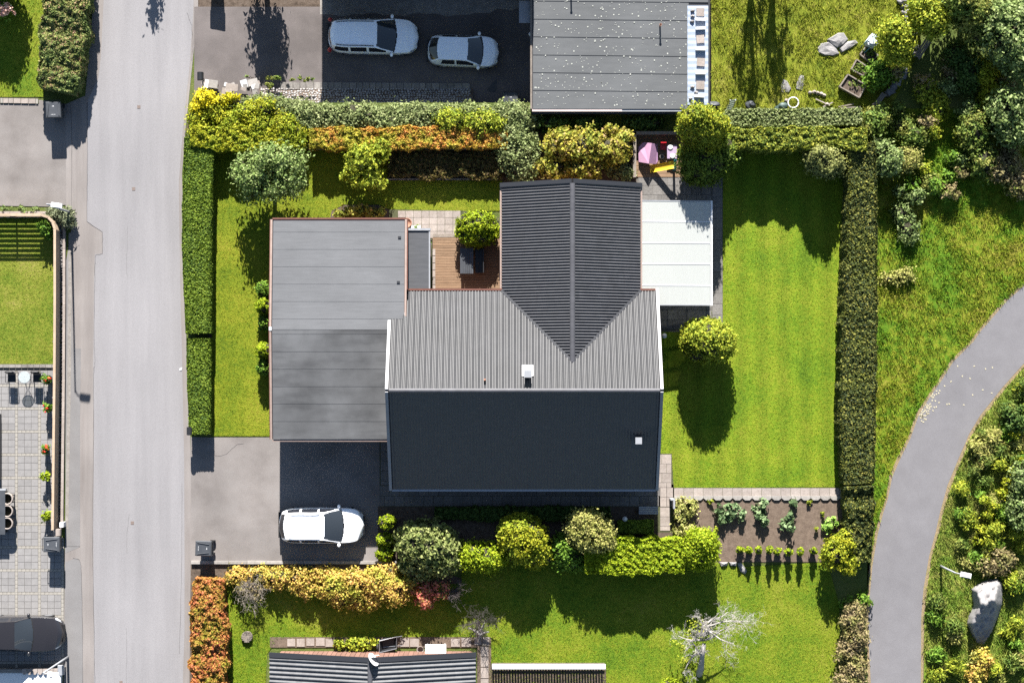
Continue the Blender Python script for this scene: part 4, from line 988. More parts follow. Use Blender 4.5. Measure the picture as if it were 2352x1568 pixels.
# ------------------------------------------------------------------ play corner
sb = empty('sandpit_enclosure', g2(1510, 360, 0), 'timber play enclosure full of plastic toys beside columnar conifer', 'enclosure')
for nm, a, b in (('wall_beam', (1456,306), (1456,410)), ('wall_beam', (1452,309), (1572,309))):
    q = MB(); bar(q, g2(*a), g2(*b), .17, .62); q.build(nm, m_timber, sb)
q = MB(); q.bx(1458, 1572, 312, 408, 0, .03); fl_ = q.build('floor', m_deck, sb)
for k in range(11):
    q = MB(); q.bx(1459, 1571, 313+k*8.6, 320.8+k*8.6, .03, .055); q.build('floor_board', m_deck, fl_)
t = empty('play_tent', g2(1489, 352, 0), 'pale pink play sheet creased down the middle in the sandpit', 'tent')
q = MB(); q.add([W(1466,338,.25), W(1478,327,.35), W(1497,329,.7), W(1490,376,.65), W(1467,372,.25)], [(4,3,2,1,0)]); q.build('panel', m_pink, t)
q = MB(); q.add([W(1497.2,329,.7), W(1510,331,.3), W(1511,370,.25), W(1507,377,.25), W(1490.2,376,.65)], [(4,3,2,1,0)]); q.build('panel', M('violet_sheet', [(.33,.19,.32),(.39,.23,.37)], 6, .5), t)
q = MB(); q.add([g2(1466,340,.02), g2(1511,332,.02), g2(1509,375,.02), g2(1468,373,.02)], [(3,2,1,0)]); q.build('ground_sheet', m_purple, t)
rc = empty('toy_chair', g2(1522, 345, 0), 'small red plastic toy chair in the sandpit', 'toy chair')
q = MB(); q.box(g2(1522,338,.28), (.3,.34,.06)); q.build('seat', m_red, rc)
q = MB(); q.box(g2(1522,331,.45), (.3,.06,.4)); q.build('backrest', m_red, rc)
for sx in (-1,1):
    for sy in (-1,1):
        q = MB(); c = g2(1522,339,.14); q.box((c.x+sx*.12, c.y+sy*.13, .15), (.05,.05,.26)); q.build('leg', m_red, rc)
pt = empty('toy_table', g2(1542, 350, 0), 'violet toy table with two round white lids on it', 'toy table')
q = MB(); q.box(g2(1542,351,.4), (.52,.72,.05)); q.build('top', m_purple, pt)
for x, y, r in ((1538,341,.14),(1543,361,.14)):
    q = MB(); q.lathe(g2(x,y,.425), [(r,0),(r,.03),(r*.8,.045)], 16); q.build('lid', m_white, pt, True)
for sx in (-1,1):
    for sy in (-1,1):
        q = MB(); c = g2(1542,351,0); q.box((c.x+sx*.2, c.y+sy*.28, .2), (.05,.05,.38)); q.build('leg', m_purple, pt)
bk = MB(); bk.lathe(g2(1520,361,.03), [(.1,0),(.13,.2),(.11,.2),(.08,.03)], 14); tag(bk.build('toy_bucket', m_conc, None, True), 'small beige bucket below the red toy chair', 'bucket')
sl = empty('toy_slide', g2(1520, 384, 0), 'yellow plastic toddler slide with teal steps', 'slide')
pr = [(-.62,.04),(-.55,.06),(-.3,.2),(.1,.48),(.5,.78),(.62,.8)]
q = MB(); vs = []
c = g2(1518, 386, 0)
for dx, z in pr:
    for dy, dz in ((-.2,.1),(-.17,.0),(.17,.0),(.2,.1)): vs.append((c.x+dx, c.y+dy+dx*.12, z+dz))
q.add(vs, [(4*i+k, 4*i+k+1, 4*i+k+5, 4*i+k+4) for i in range(5) for k in range(3)]); q.build('chute', m_yellow, sl, True)
for dy in (-.2, .2):
    q = MB(); q.box((c.x+.68, c.y+.08+dy, .5), (.12,.1,.98)); q.build('step_frame', m_teal, sl)
for z in (.25,.5,.75):
    q = MB(); q.box((c.x+.68, c.y+.08, z), (.1,.34,.04)); q.build('step', m_teal, sl)
# ------------------------------------------------------------------ plants
def B(name, label, cat, spec, mat, d=1.0, leaf=.09, clump=.2, **k):
    area = sum(math.pi*s[2]*s[3] for s in spec)/S/S
    return bush(name, label, cat, spec, mat, max(60, d*area*950*(.1/leaf)**1.6), leaf, clump, **k)
hedge('clipped_hedge', 'tall square-clipped green hedge along the street beside the lawn', [(457,318,33,1.2),(453,420,33,1.2),(451,560,33,1.2),(453,660,31,1.2),(455,764,28,1.2)], lm_hedge, 900, .075, .012, seed=2, corner=.12)
hedge('clipped_hedge', 'lower square-clipped green hedge stretch ending at the black mailbox', [(455,778,27,1.05),(456,880,26,1.05),(458,996,23,1.05)], lm_hedge, 900, .075, .012, seed=3, corner=.12)
hedge('clipped_hedge', 'yellow-green hedge corner where street hedge meets garden bank', [(440,312,20,1.3),(500,318,27,1.35),(580,318,28,1.3),(700,325,16,1.1)], lm_gold, 800, .08, .07, .2, seed=4)
B('shrub_border', 'dense goldenrod-yellow shrubs on the garden bank by the street', 'shrub', [(455,268,24,22,1.0,0),(500,258,30,24,1.0,0),(530,285,36,26,1.2,0),(570,262,34,26,1.2,0),(610,250,30,22,1.4,.1),(600,290,38,28,1.3,0),(655,290,40,32,1.3,0),(685,310,24,24,1.2,0),(460,300,24,20,1.1,0)], lm_gold, 1.15, .075, .22, core=.78)
B('juniper_bank', 'long feathery grey-green juniper belt above the cobbled bank', 'juniper', [(x, y+R.uniform(-5,5), R.uniform(34,50), R.uniform(18,24), R.uniform(.8,1.1), 0) for x in range(620, 1215, 32) for y in ((262,282) if x > 690 else (246,))]+[(1190,270,38,26,1.2,0),(580,238,26,14,.6,0)], lm_juniper, .8, .075, .22, core=.74, jit=1.2, asp=2.4)
hedge('barberry_hedge', 'orange and yellow autumn hedge in front of the juniper belt', [(712,318,24,1.25),(800,318,24,1.25),(900,318,25,1.3),(1000,315,25,1.3),(1100,316,24,1.3),(1165,318,22,1.2)], lm_orange, 800, .075, .08, .22, seed=7)
B('shrub', 'lime-green spreading shrub between junipers and orange hedge', 'shrub', [(1040,280,48,26,1.6,.2),(1110,285,55,28,1.6,.2)], lm_ylw, 1.1, .085, .2)
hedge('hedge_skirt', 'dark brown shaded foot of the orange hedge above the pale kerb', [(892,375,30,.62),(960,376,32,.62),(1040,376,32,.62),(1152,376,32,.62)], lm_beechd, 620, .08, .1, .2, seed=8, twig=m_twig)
B('juniper', 'grey-green juniper mound against the gable corner', 'juniper', [(1190,345,48,40,1.3,.1),(1200,390,45,24,1.0,.05),(1175,310,40,30,1.3,.1)], lm_juniper, 1.15, .085, .25, jit=1.1)
B('juniper', 'small grey juniper at the foot of the sandpit wall', 'juniper', [(1425,396,32,16,.7,0)], lm_juniper, 1.1, .085, .2, jit=1.1)
B('shrub', 'yellow-leaved shrub mass with brownish tips beside the gable', 'shrub', [(1290,335,40,38,1.9,.2),(1345,335,42,40,2.0,.2),(1400,345,44,36,1.9,.2),(1270,385,35,26,1.5,.1),(1340,388,45,24,1.5,.1)], lm_mixed, 1.05, .11, .24)
B('shrub', 'thin yellow shrub catching sun below the outbuilding gutter', 'shrub', [(1435,330,20,34,1.7,.1)], lm_mixed, .9, .1, .2, core=.5)
B('shrub', 'wispy yellow shrub tip poking out of the outbuilding shade', 'shrub', [(1400,298,16,12,1.6,.1)], lm_mixed, .9, .1, .16, core=.4)
B('shrub', 'dark shaded shrubs under the outbuilding wall', 'shrub', [(1270,285,40,20,.9,0),(1350,285,40,18,.8,0),(1480,283,50,14,.7,0)], lm_dark, 1.0, .09, .2)
B('goldenrod', 'bright yellow goldenrod clump by the pile of stone slabs', 'flowers', [(470,228,24,22,1.3,.1),(455,250,14,16,1.1,.1)], LM('goldenrod', [(.2,.19,.008),(.34,.29,.01),(.42,.35,.012)]), 1.1, .075, .18)
B('goldenrod', 'small bright yellow goldenrod clump behind the stone pile', 'flowers', [(505,232,16,13,1.2,.1),(522,228,12,9,1.0,.1),(538,224,14,7,1.0,.1)], LM('goldenrod_pale', [(.18,.18,.008),(.3,.27,.01),(.4,.34,.012)]), 1.1, .075, .16)
B('apple_tree', 'apple tree with silvery-green leaves beside the street hedge', 'tree', [(620,405,60,52,3.1,1.0),(578,395,42,42,2.8,1.1),(662,372,40,34,3.0,1.2),(590,440,42,32,2.4,.9),(660,425,40,34,2.6,1.0),(628,362,42,30,3.2,1.3),(550,408,22,20,2.0,.9)], lm_apple, .36, .095, .34, trunk=.1, core=0)
B('fruit_tree', 'small yellow-green fruit tree at the lawn edge', 'tree', [(840,370,44,40,2.2,.7),(845,412,45,26,1.8,.5),(870,345,22,22,1.9,.8),(810,405,24,20,1.6,.5)], lm_ylw, .62, .1, .22, trunk=.06, core=0)
B('flower_bed_plants', 'mixed perennials with yellow and pink leaves along the garage end', 'flowers', [(790,492,20,14,.45,0),(825,486,25,20,.7,0),(865,492,24,14,.5,0)], lm_mixed, 1.0, .1, .18, core=.5)
B('clipped_thuja', 'bright lime thuja clipped to a drum beside the deck', 'shrub', [(1097,512,46,28,1.75,.7),(1097,532,50,34,1.5,.05)], lm_lime, 1.6, .07, .12, core=.86)
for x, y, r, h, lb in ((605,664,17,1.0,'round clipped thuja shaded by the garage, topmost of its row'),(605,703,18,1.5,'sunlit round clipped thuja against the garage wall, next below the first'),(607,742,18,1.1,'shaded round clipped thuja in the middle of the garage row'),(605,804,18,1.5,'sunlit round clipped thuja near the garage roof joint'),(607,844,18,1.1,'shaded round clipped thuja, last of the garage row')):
    B('clipped_thuja', lb, 'shrub', [(x+1,y,r,r,h,.02)], lm_lime if h > 1.2 else lm_green, 1.9, .065, .08, core=.85, group='clipped thujas along the garage wall')  # same plant: sunlit balls coloured lime, shade painted into the others as darker green
B('columnar_conifer', 'tall yellow-green conifer towering over the play corner', 'tree', [(1612,290,54,40,4.7,1.2),(1600,270,40,26,4.9,2.5),(1635,292,38,34,4.2,1.0),(1618,330,52,34,3.0,.1)], lm_conif, 1.5, .085, .2, trunk=.14, core=.8, up=.8)
B('evergreen_shrub', 'dark shaded evergreen bulging below the tall conifer', 'shrub', [(1614,375,58,50,2.6,.05),(1660,350,36,44,2.2,.1)], LM('shaded_evergreen', [(.035,.06,.008),(.07,.105,.012),(.12,.15,.016)]), 1.4, .085, .2, core=.82)
hedge('juniper_hedge', 'straight grey-green juniper hedge behind the play corner conifer', [(1668,272,20,1.2),(1760,271,20,1.25),(1880,270,20,1.25),(1978,268,19,1.2)], lm_juniper, 760, .08, .05, .16, seed=12, jit=1.1)
hedge('garden_hedge', 'tall yellow-green hedge casting deep shade on the striped lawn', [(1685,318,24,2.0),(1780,318,24,2.0),(1880,318,25,2.0),(1990,320,26,2.0)], LM('olive_hedge_leaf', [(.045,.07,.012),(.09,.115,.014),(.2,.2,.025)], [(.06,.085,.012),(.13,.145,.016),(.22,.21,.03)], .8), 760, .085, .08, .22, seed=13)
hedge('bronze_hedge', 'long dark bronze hedge between striped lawn and meadow', [(1978,330,32,1.9),(1982,430,32,1.75),(1979,520,35,1.7),(1976,700,39,1.6),(1973,850,40,1.6),(1970,950,41,1.6),(1972,1040,38,1.55),(1973,1110,34,1.5)], lm_beech, 900, .085, .03, .12, seed=14)
hedge('bronze_hedge', 'narrower yellowish end of the bronze hedge by the vegetable bed', [(1974,1118,32,1.6),(1976,1180,30,1.5),(1974,1230,28,1.4),(1972,1290,28,1.3)], lm_beech, 860, .085, .07, .2, seed=15)
B('shrub', 'round olive shrub in the shaded lawn corner', 'shrub', [(1896,375,46,34,2.5,.1),(1880,360,30,24,2.6,.5)], LM('olive_leaf', [(.07,.08,.025),(.13,.14,.04),(.2,.2,.07)]), 1.3, .08, .18, core=.8)
B('round_tree', 'ball-shaped golden shrub standing alone on the striped lawn', 'tree', [(1624,782,60,50,2.9,.1),(1604,774,42,38,2.7,.4),(1648,790,42,38,2.6,.3)], lm_ylw, 1.5, .085, .18, trunk=.08, core=.84)
for x, y, r, h, lb in ((890,1198,19,1.6,'highest ball of clipped topiary by the parked white suv'),(885,1238,19,1.1,'middle clipped topiary ball by the drive'),(884,1270,21,.8,'square-topped clipped topiary at the toothed kerb')):
    B('topiary', lb, 'shrub', [(x,y,r,r*.9,h,0)], lm_lime, 2.0, .065, .07, core=.86, group='clipped topiary at the end of the drive')
B('rhododendron', 'big dome-shaped rhododendron with dull green leaf rosettes', 'shrub', [(985,1255,70,60,2.3,.1),(960,1240,50,42,2.4,.5),(1015,1270,48,48,2.1,.2),(965,1300,50,30,1.5,.1)], lm_rhodo, 1.25, .12, .2, core=.82)
B('thuja_hedge', 'bright lime loose thuja between rhododendron and golden shrub', 'shrub', [(1080,1275,40,34,1.7,.05),(1125,1278,42,34,1.7,.05)], lm_lime, 1.4, .08, .18, core=.84, up=.6)
B('shrub', 'big golden-leaved dome shrub beside the lime thuja', 'shrub', [(1202,1240,58,56,2.4,.1),(1190,1220,45,38,2.5,.6),(1225,1262,40,42,2.0,.1)], lm_gold, 1.4, .085, .18, core=.84)
B('shrub', 'small fresh-green leafy shrub beside the straw-coloured bush', 'shrub', [(1298,1262,32,38,1.7,.05),(1310,1285,38,26,1.4,.05)], lm_green, 1.3, .1, .2, core=.8)
B('twiggy_shrub', 'straw-coloured twiggy shrub rising above the lime hedge', 'shrub', [(1355,1222,54,44,2.6,.6),(1345,1195,36,24,2.7,1.2),(1380,1240,36,30,2.4,.7)], lm_straw, 1.0, .075, .2, core=.55, trunk=.05)
hedge('thuja_hedge', 'bright yellow-green hedge row shading the south lawn', [(1345,1278,38,1.7),(1420,1278,42,1.75),(1500,1278,40,1.75),(1570,1276,38,1.7)], lm_lime, 900, .08, .1, .2, seed=17)
B('conifer', 'spiky lime conifer at the corner of the vegetable bed', 'tree', [(1605,1262,46,44,2.3,.05),(1612,1245,34,30,2.6,.6)], lm_lime, 1.4, .08, .2, core=.8, trunk=.07, up=.8)
hedge('low_hedge', 'dark clipped low hedge in the shade of the house', [(1420,1210,14,.8),(1500,1210,15,.8)], lm_hedge, 800, .075, .03, seed=18)
hedge('ground_shrubs', 'dark shaded ground-cover shrubs along the south path', [(1000,1178,12,.4),(1130,1180,16,.5),(1260,1180,16,.5),(1400,1178,12,.4)], lm_dark, 600, .09, .1, .2, seed=19, cat='shrub')
B('perennials', 'pale flowering perennials at the vegetable bed corner', 'flowers', [(1575,1165,26,20,.7,0),(1560,1200,16,30,.6,0),(1590,1225,26,20,.7,0)], LM('meadow_perennial', [(.1,.12,.03),(.2,.2,.05),(.3,.27,.12)]), 1.0, .09, .18, core=.5)
B('shrub', 'sunlit yellow shrub between vegetable bed and bronze hedge end', 'shrub', [(1922,1270,38,40,2.0,.3),(1940,1245,18,24,1.9,.6),(1945,1298,20,22,1.7,.4)], lm_gold, 1.0, .09, .2, core=.6, trunk=.04)
for k, (x, y, h) in enumerate(((1700,1262,.8),(1720,1262,.95),(1742,1262,1.05),(1768,1262,1.1),(1785,1265,.9),(1812,1266,1.0),(1838,1266,1.05),(1868,1264,.95))):
    B('young_thuja', 'young cone-shaped thuja in the row below the vegetable bed', 'shrub', [(x,y,8,8,h*.7,0),(x,y,5.5,5.5,h,.3)], lm_lime, 1.9, .06, .06, core=.8, group='row of young thujas', seed=k)
for k, (x, y, r) in enumerate(((1655,1165,12),(1680,1170,15),(1665,1190,14),(1700,1180,10),(1740,1175,14),(1755,1160,12),(1750,1195,13),(1815,1180,14),(1808,1210,12),(1825,1155,8))):
    B('cabbage_plant', 'blue-green kale plant growing in the dry vegetable bed', 'vegetable', [(x,y,r,r,.45,.02)], lm_cabb, .8, .14, .16, core=.4, group='kale plants in the vegetable bed', seed=k+20)
B('lettuce', 'pale green leafy lettuce clump alone on bare soil', 'vegetable', [(1909,1203,17,15,.4,0)], lm_lett, 1.2, .15, .1, core=.6)
for k, (x, y) in enumerate(((1632,1150),(1858,1152),(1890,1180),(1875,1215),(1645,1215))):
    B('seedling', 'tiny yellow-topped seedling in the dry vegetable bed', 'vegetable', [(x,y,5,5,.3,.02)], lm_ylw, 1.2, .07, .06, core=.4, group='seedlings in the vegetable bed', seed=k+50)
hedge('autumn_hedge', 'red and orange autumn hedge along the street', [(480,1330,30,1.1),(475,1390,38,1.2),(480,1450,42,1.3),(478,1520,40,1.3),(478,1600,40,1.3)], lm_red, 820, .085, .08, .26, seed=21)
B('autumn_border', 'yellow and peach autumn shrub border below the drive kerb', 'shrub', [(545,1322,24,18,.8,0),(590,1318,34,18,.8,0),(640,1326,38,24,1.0,0),(690,1330,34,28,1.0,0),(735,1322,36,20,.9,0),(770,1345,42,34,1.4,.1),(820,1340,42,36,1.5,.1),(865,1338,38,34,1.5,.1),(905,1352,34,36,1.4,.1),(840,1375,38,24,1.2,.1),(790,1372,34,24,1.1,.1),(705,1352,34,18,.9,0),(895,1312,34,16,.9,0),(935,1345,16,26,1.0,.1)], lm_orange2, .85, .08, .22, core=.66, asp=2.0)

B('red_shrub', 'small open shrub with crimson and pink autumn leaves', 'shrub', [(975,1370,26,28,1.2,.4),(1008,1358,24,16,1.2,.5)], LM('crimson_leaf', [(.2,.14,.03),(.36,.1,.07),(.4,.12,.1),(.1,.14,.03)]), .7, .1, .18, core=0, trunk=.03)


B('perennials', 'yellowish perennials under the cottage gable', 'flowers', [(815,1480,20,14,.45,0),(840,1476,24,12,.4,0),(780,1478,12,8,.3,0)], lm_ylw, 1.0, .1, .16, core=.4)
B('dry_hedge', 'brownish half-dried hedge beside the footpath', 'hedge', [(1965,1402,22,20,1.0,0),(1958,1430,28,24,1.1,0),(1966,1465,28,26,1.2,0),(1950,1498,28,26,1.1,0),(1962,1530,28,24,1.2,0),(1950,1562,34,26,1.2,0)], lm_dry, 1.0, .075, .22, core=.7, asp=2.2)
B('low_plants', 'green weeds at the shaded end of the bronze hedge', 'weeds', [(1985,1375,16,14,.5,0),(1945,1385,16,12,.5,0)], lm_green, 1.0, .1, .18, core=.4)
B('round_shrub', 'bright round thuja on the south lawn beside the dead tree', 'shrub', [(1540,1578,28,20,.7,0)], lm_lime, 1.6, .07, .1, core=.85)

# dead tree with silver branches
dt = empty('dead_tree', g2(1600, 1490, 0), 'silvery leafless old tree leaning over the south lawn', 'tree')
def limb(mb, p, d, L_, r, rng, depth):
    p = Vector(p); d = Vector(d).normalized(); pts = [p]; rad = [r]; n = 5
    for i in range(n):
        d = (d+Vector((rng.gauss(0,.22), rng.gauss(0,.22), rng.gauss(.02,.14)))).normalized(); p = p+d*(L_/n); pts.append(p); rad.append(r*(1-.75*(i+1)/n))
    mb.tube(pts, rad, 6 if r > .03 else 4)
    if depth:
        for _ in range(rng.choice((5,6,7)) if depth < 3 else 6):
            i = rng.randint(1, n); q = pts[i]; dd = (d*.5+Vector((rng.gauss(0,.8), rng.gauss(0,.8), rng.gauss(.2,.4)))).normalized()
            limb(mb, q, dd, L_*rng.uniform(.35,.6), max(rad[i]*.6, .006), rng, depth-1)
rng_ = random.Random(4); mb = MB(); b0 = g2(1606, 1535, 0)
mb.tube([b0+Vector((0,-.3,-.1)), b0+Vector((0,.2,.9)), b0+Vector((0,.9,1.5)), b0+Vector((.05,1.6,1.9))], [.2,.17,.13,.1], 10); mb.build('trunk', m_deadwood, dt, True)
for nm, P0, dirs in (('branch', (1612,1440,1.8), [((1.2,.15,.25),2.6),((.7,-.3,.2),2.0),((1.0,.7,.2),1.6)]), ('branch', (1610,1470,1.6), [((.7,.35,.2),2.2),((-.3,.9,.3),1.5),((-.7,.1,.2),1.3),((-.2,.8,.6),1.4)]), ('branch', (1606,1500,1.4), [((-.7,-.1,.3),1.2),((.3,.4,.5),1.0),((-.5,.5,.4),1.3)])):
    mb = MB()
    for d, L_ in dirs: limb(mb, W(*P0), d, L_, .06, rng_, 3)
    mb.build(nm, m_deadwood, dt, True)
P_, N__ = crown_pts(to_blobs([(1575,1500,30,45,1.5,.6),(1600,1455,26,36,1.9,1.0)]), 700, .25, G); leaf_obj('sparse_leaves', P_, N__, .07, lm_ylw, dt)
def twig_shrub(name, label, x, y, r, h, mat, seed, n=16, leaves=None):
    e = empty(name, g2(x, y), label, 'shrub'); rg = random.Random(seed); c = g2(x, y)
    for k in range(n):
        a = rg.uniform(0, 6.3); t = rg.uniform(.3, 1); mb = MB()
        limb(mb, (c.x+rg.uniform(-.1,.1), c.y+rg.uniform(-.1,.1), 0), (math.cos(a)*t*r/S, math.sin(a)*t*r/S, h), math.hypot(r*t/S, h)*1.05, .022, rg, 2)
        mb.build('branch', mat, e)
    if leaves:
        P_, N_p = crown_pts(to_blobs([(x, y, r, r*.8, h, .2)]), leaves[1], .2, np.random.default_rng(seed)); leaf_obj('sparse_leaves', P_, N_p, .07, leaves[0], e)
twig_shrub('dry_shrub', 'grey twiggy dried-out shrub at the hedge corner', 578, 1350, 34, 1.0, M('grey_twigs', [(.26,.22,.18),(.36,.31,.26)], 7), 1, 18, (lm_dry, 500))
twig_shrub('bare_shrub', 'purplish leafless shrub beside the crimson one', 1048, 1358, 28, .9, M('purple_twigs', [(.1,.08,.08),(.15,.12,.12)], 7), 2, 12)
twig_shrub('bare_shrub', 'tangle of dark leafless branches over the old stump', 1100, 1428, 40, 1.0, M('black_twigs', [(.06,.05,.045),(.1,.085,.08)], 7), 3, 14)
st_ = empty('tree_stump', g2(1102, 1450, 0), 'split grey stump with broken roots at the path end', 'stump')
mb = MB(); c = g2(1102,1452,0); mb.tube([c, c+Vector((.03,.05,.35))], [.2,.13], 9); mb.build('stump_base', m_deadwood, st_)
for d in ((-.6,.35,.5),(.25,.6,.6),(.5,.1,.4),(-.1,-.5,.1)):
    mb = MB(); mb.tube([c+Vector((0,0,.25)), c+Vector(d)], [.09,.03], 6); mb.build('root', m_deadwood, st_)

# ------------------------------------------------------------------ north-west garden
hedge('mixed_hedge', 'thick informal hedge with reddish tips beside the street bin', [(155,-60,48,1.6),(148,20,50,1.6),(142,90,52,1.55),(138,150,50,1.5),(128,205,38,1.4)], LM('mixed_hedge_leaf', [(.05,.075,.02),(.09,.115,.03),(.15,.15,.045),(.2,.12,.08)], [(.045,.07,.02),(.08,.11,.03),(.13,.15,.05)], .8), 880, .095, .06, .24, seed=25)
B('hydrangea', 'pink flowering hydrangea at the lawn corner', 'flowers', [(4,22,20,20,1.5,.2),(-22,-4,36,34,1.7,.2)], lm_green, 1.0, .12, .2, core=.6)
P_, N__ = crown_pts(to_blobs([(12,26,22,20,1.75,1.2)]), 420, .14, G, up=1.2); leaf_obj('blossom', P_, N__, .1, lm_pinkf, [o for o in bpy.data.objects if o.name.startswith('hydrangea')][0], .4, 1.0)
B('lavender', 'grey-green lavender bush over the corner of the fence wall', 'shrub', [(135,492,26,14,.6,.05),(155,500,16,22,.6,.05)], LM('lavender_leaf', [(.06,.075,.04),(.11,.12,.07),(.16,.17,.1)]), 1.3, .08, .16, core=.6, jit=1.1, asp=3)
B('small_plants', 'row of low grey plants in the strip above the fence', 'plants', [(10,480,12,6,.25,0),(50,480,14,6,.25,0),(80,480,8,5,.2,0)], lm_wildg, .8, .09, .12, core=0)
B('shrub', 'small shrub in the fenced lawn corner', 'shrub', [(104,524,16,14,.9,.05),(112,535,12,12,.7,.05)], lm_green, 1.2, .09, .16, core=.6)
# trees standing beyond the picture edge: their shade reaches into it
for x, y, rx, h, lb in ((-6,-60,52,2.5,'leafy tree beyond the north-west lawn'),(602,-62,42,2.3,'young conifer on the strip by the northern drive'),(336,-150,16,2.3,'slim street tree beside the road'),(1735,-150,48,4.3,'tall twin conifer north of the long grass'),(1788,-140,40,3.9,'slimmer conifer north of the long grass')):
    B('shade_tree', lb, 'tree', [(x,y,rx,rx*.9,h,h*.1),(x,y,rx*.7,rx*.6,h*1.08,h*.4)], lm_wild, .3 if x > 1700 else .9, .12, .3, trunk=.12, core=0 if x > 1700 else .6)

# ------------------------------------------------------------------ wild slope in the north-east
wild = [
 ('leafy_tree', 'rounded yellow-green tree beside the white water tank', [(2058,95,42,42,2.8,.8),(2050,75,32,28,3.0,1.2),(2062,122,30,26,2.4,.8)], lm_ylw, 1.1, .1, .07),
 ('leafy_tree', 'yellow-green tree over the broken garden wall', [(2130,40,40,40,3.2,.9),(2145,58,30,30,2.8,.9),(2120,15,35,30,3.2,1.0)], lm_ylw, 1.0, .1, .07),
 ('leafy_tree', 'biggest blue-green tree on the wild slope', [(2322,75,66,75,3.6,.8),(2345,130,50,55,3.4,.6),(2292,45,40,45,3.2,.8)], lm_wildg, .95, .12, .12),
 ('leafy_tree', 'blue-green tree rising from the lower wild slope', [(2320,250,48,45,2.6,.4),(2335,300,40,36,2.2,.3)], lm_wildg, .95, .12, .1),
 ('leafy_tree', 'dark evergreen tree at the top of the wild slope', [(2225,30,44,44,3.4,.4),(2200,0,46,36,3.8,.8),(2248,80,32,32,2.4,.3)], lm_wild, 1.1, .11, .12),
 ('shrub', 'low shrub spilling out beside the planter boxes', [(2020,170,30,26,.9,.05),(2010,185,24,18,.8,.05)], lm_green, 1.1, .1, 0),
 ('shrub', 'olive shrub at the end of the grey juniper hedge', [(2005,285,28,34,1.5,.1),(2025,265,20,20,1.3,.1)], lm_wild, 1.1, .1, 0),
 ('shrub', 'pale green shrub leaning on the bronze hedge corner', [(2040,370,30,34,1.8,.1),(2025,350,20,26,1.7,.2)], lm_wildg, 1.1, .1, 0),
 ('dry_shrub', 'straw-coloured dead shrub beside the pale green one', [(2085,365,28,26,1.0,.1)], lm_straw, 1.0, .08, 0),
 ('shrub', 'bright green weedy shrub in the middle of the wild slope', [(2095,305,34,30,.9,.05),(2070,290,24,22,.8,.05)], lm_wild, .9, .1, 0),
 ('shrub', 'dark thicket in the shade of the corner trees', [(2225,170,30,45,1.2,.05),(2195,125,24,30,1.2,.05)], lm_dark, 1.0, .1, 0),
 ('shrub', 'lower dark thicket on the wild slope', [(2235,300,32,50,1.4,.05),(2260,370,30,40,1.2,.05)], lm_wild, .8, .1, 0),
 ('shrub', 'yellowing brambles between the dark thickets', [(2260,170,22,40,1.3,.05),(2275,220,22,30,1.2,.05)], lm_gold, .8, .1, 0),
 ('shrub', 'brown and green brambles at the edge of the meadow', [(2310,390,40,30,1.1,.05),(2345,420,30,30,1.0,.05)], lm_dry, .9, .1, 0),
 ('shrub', 'sunny weeds below the long planter box wall', [(2125,210,26,30,.8,.02),(2150,250,26,34,.7,.02)], lm_ylw, .8, .1, 0),
 ('weeds', 'rank weeds with a rusty tuft near the bronze hedge', [(2085,525,24,30,.6,.02),(2070,490,16,26,.5,.02)], lm_wildg, .8, .1, 0),
 ('weeds', 'pale grass hummock at the meadow edge', [(2075,630,26,12,.4,0),(2045,640,22,10,.35,0)], lm_straw, .8, .08, 0)]
for nm, lb, sp, mt, d, lf, tr in wild:
    B(nm, lb, 'tree' if tr else ('weeds' if nm == 'weeds' else 'shrub'), sp, mt, d, lf, .26, trunk=(float(tr) if tr else None), core=.62 if not tr else .5)
TONE = {id(lm_wild):'olive-green',id(lm_green):'fresh green',id(lm_ylw):'yellow-green',id(lm_dry):'brownish',id(lm_wildg):'blue-green',id(lm_straw):'straw-coloured'}
for k in range(44):
    while True:
        x, y = R.uniform(2050, 2350), R.uniform(150, 460)
        if y < 460-(x-2050)*.1: break
    r = R.uniform(10, 24)
    mt = R.choice([lm_wild, lm_green, lm_ylw, lm_dry, lm_wildg])
    B('weed_clump', TONE[id(mt)]+' weed clump in the tangle of the wild slope', 'weeds', [(x, y, r, r*.9, R.uniform(.4, 1.0), 0)], mt, .9, .1, .2, core=.4, group='weed clumps on the wild slope', seed=k+100)
for k in range(80):
    y = R.uniform(880, 1560); xl = np.interp(y, [p[1] for p in righte], [p[0] for p in righte])
    x = R.uniform(xl+25, min(xl+230, 2360))
    if 2205 < x < 2310 and 1320 < y < 1500: continue
    r = R.uniform(9, 18)
    mt = R.choice([lm_wild, lm_ylw, lm_straw, lm_green, lm_wild, lm_wild])
    B('weed_clump', 'tall '+TONE[id(mt)]+' weed clump on the rough verge by the footpath', 'weeds', [(x, y, r, r*.9, R.uniform(.35, .8), 0)], mt, .75, .06, .24, core=.3, asp=4.0, jit=1.0, group='weed clumps on the footpath verge', seed=k+200)
for k, (x, y) in enumerate(((2345,1060),(2330,1085),(2312,1110),(2300,1132),(2282,1160),(2268,1180),(2260,1150),(2250,1215),(2248,1240),(2330,1000))):
    B('tansy', 'bright yellow flowering clump in the verge row', 'flowers', [(x,y,12,10,.8,.1)], lm_gold, 1.2, .08, .14, core=.5, group='yellow flowering clumps in the verge', seed=k+300)
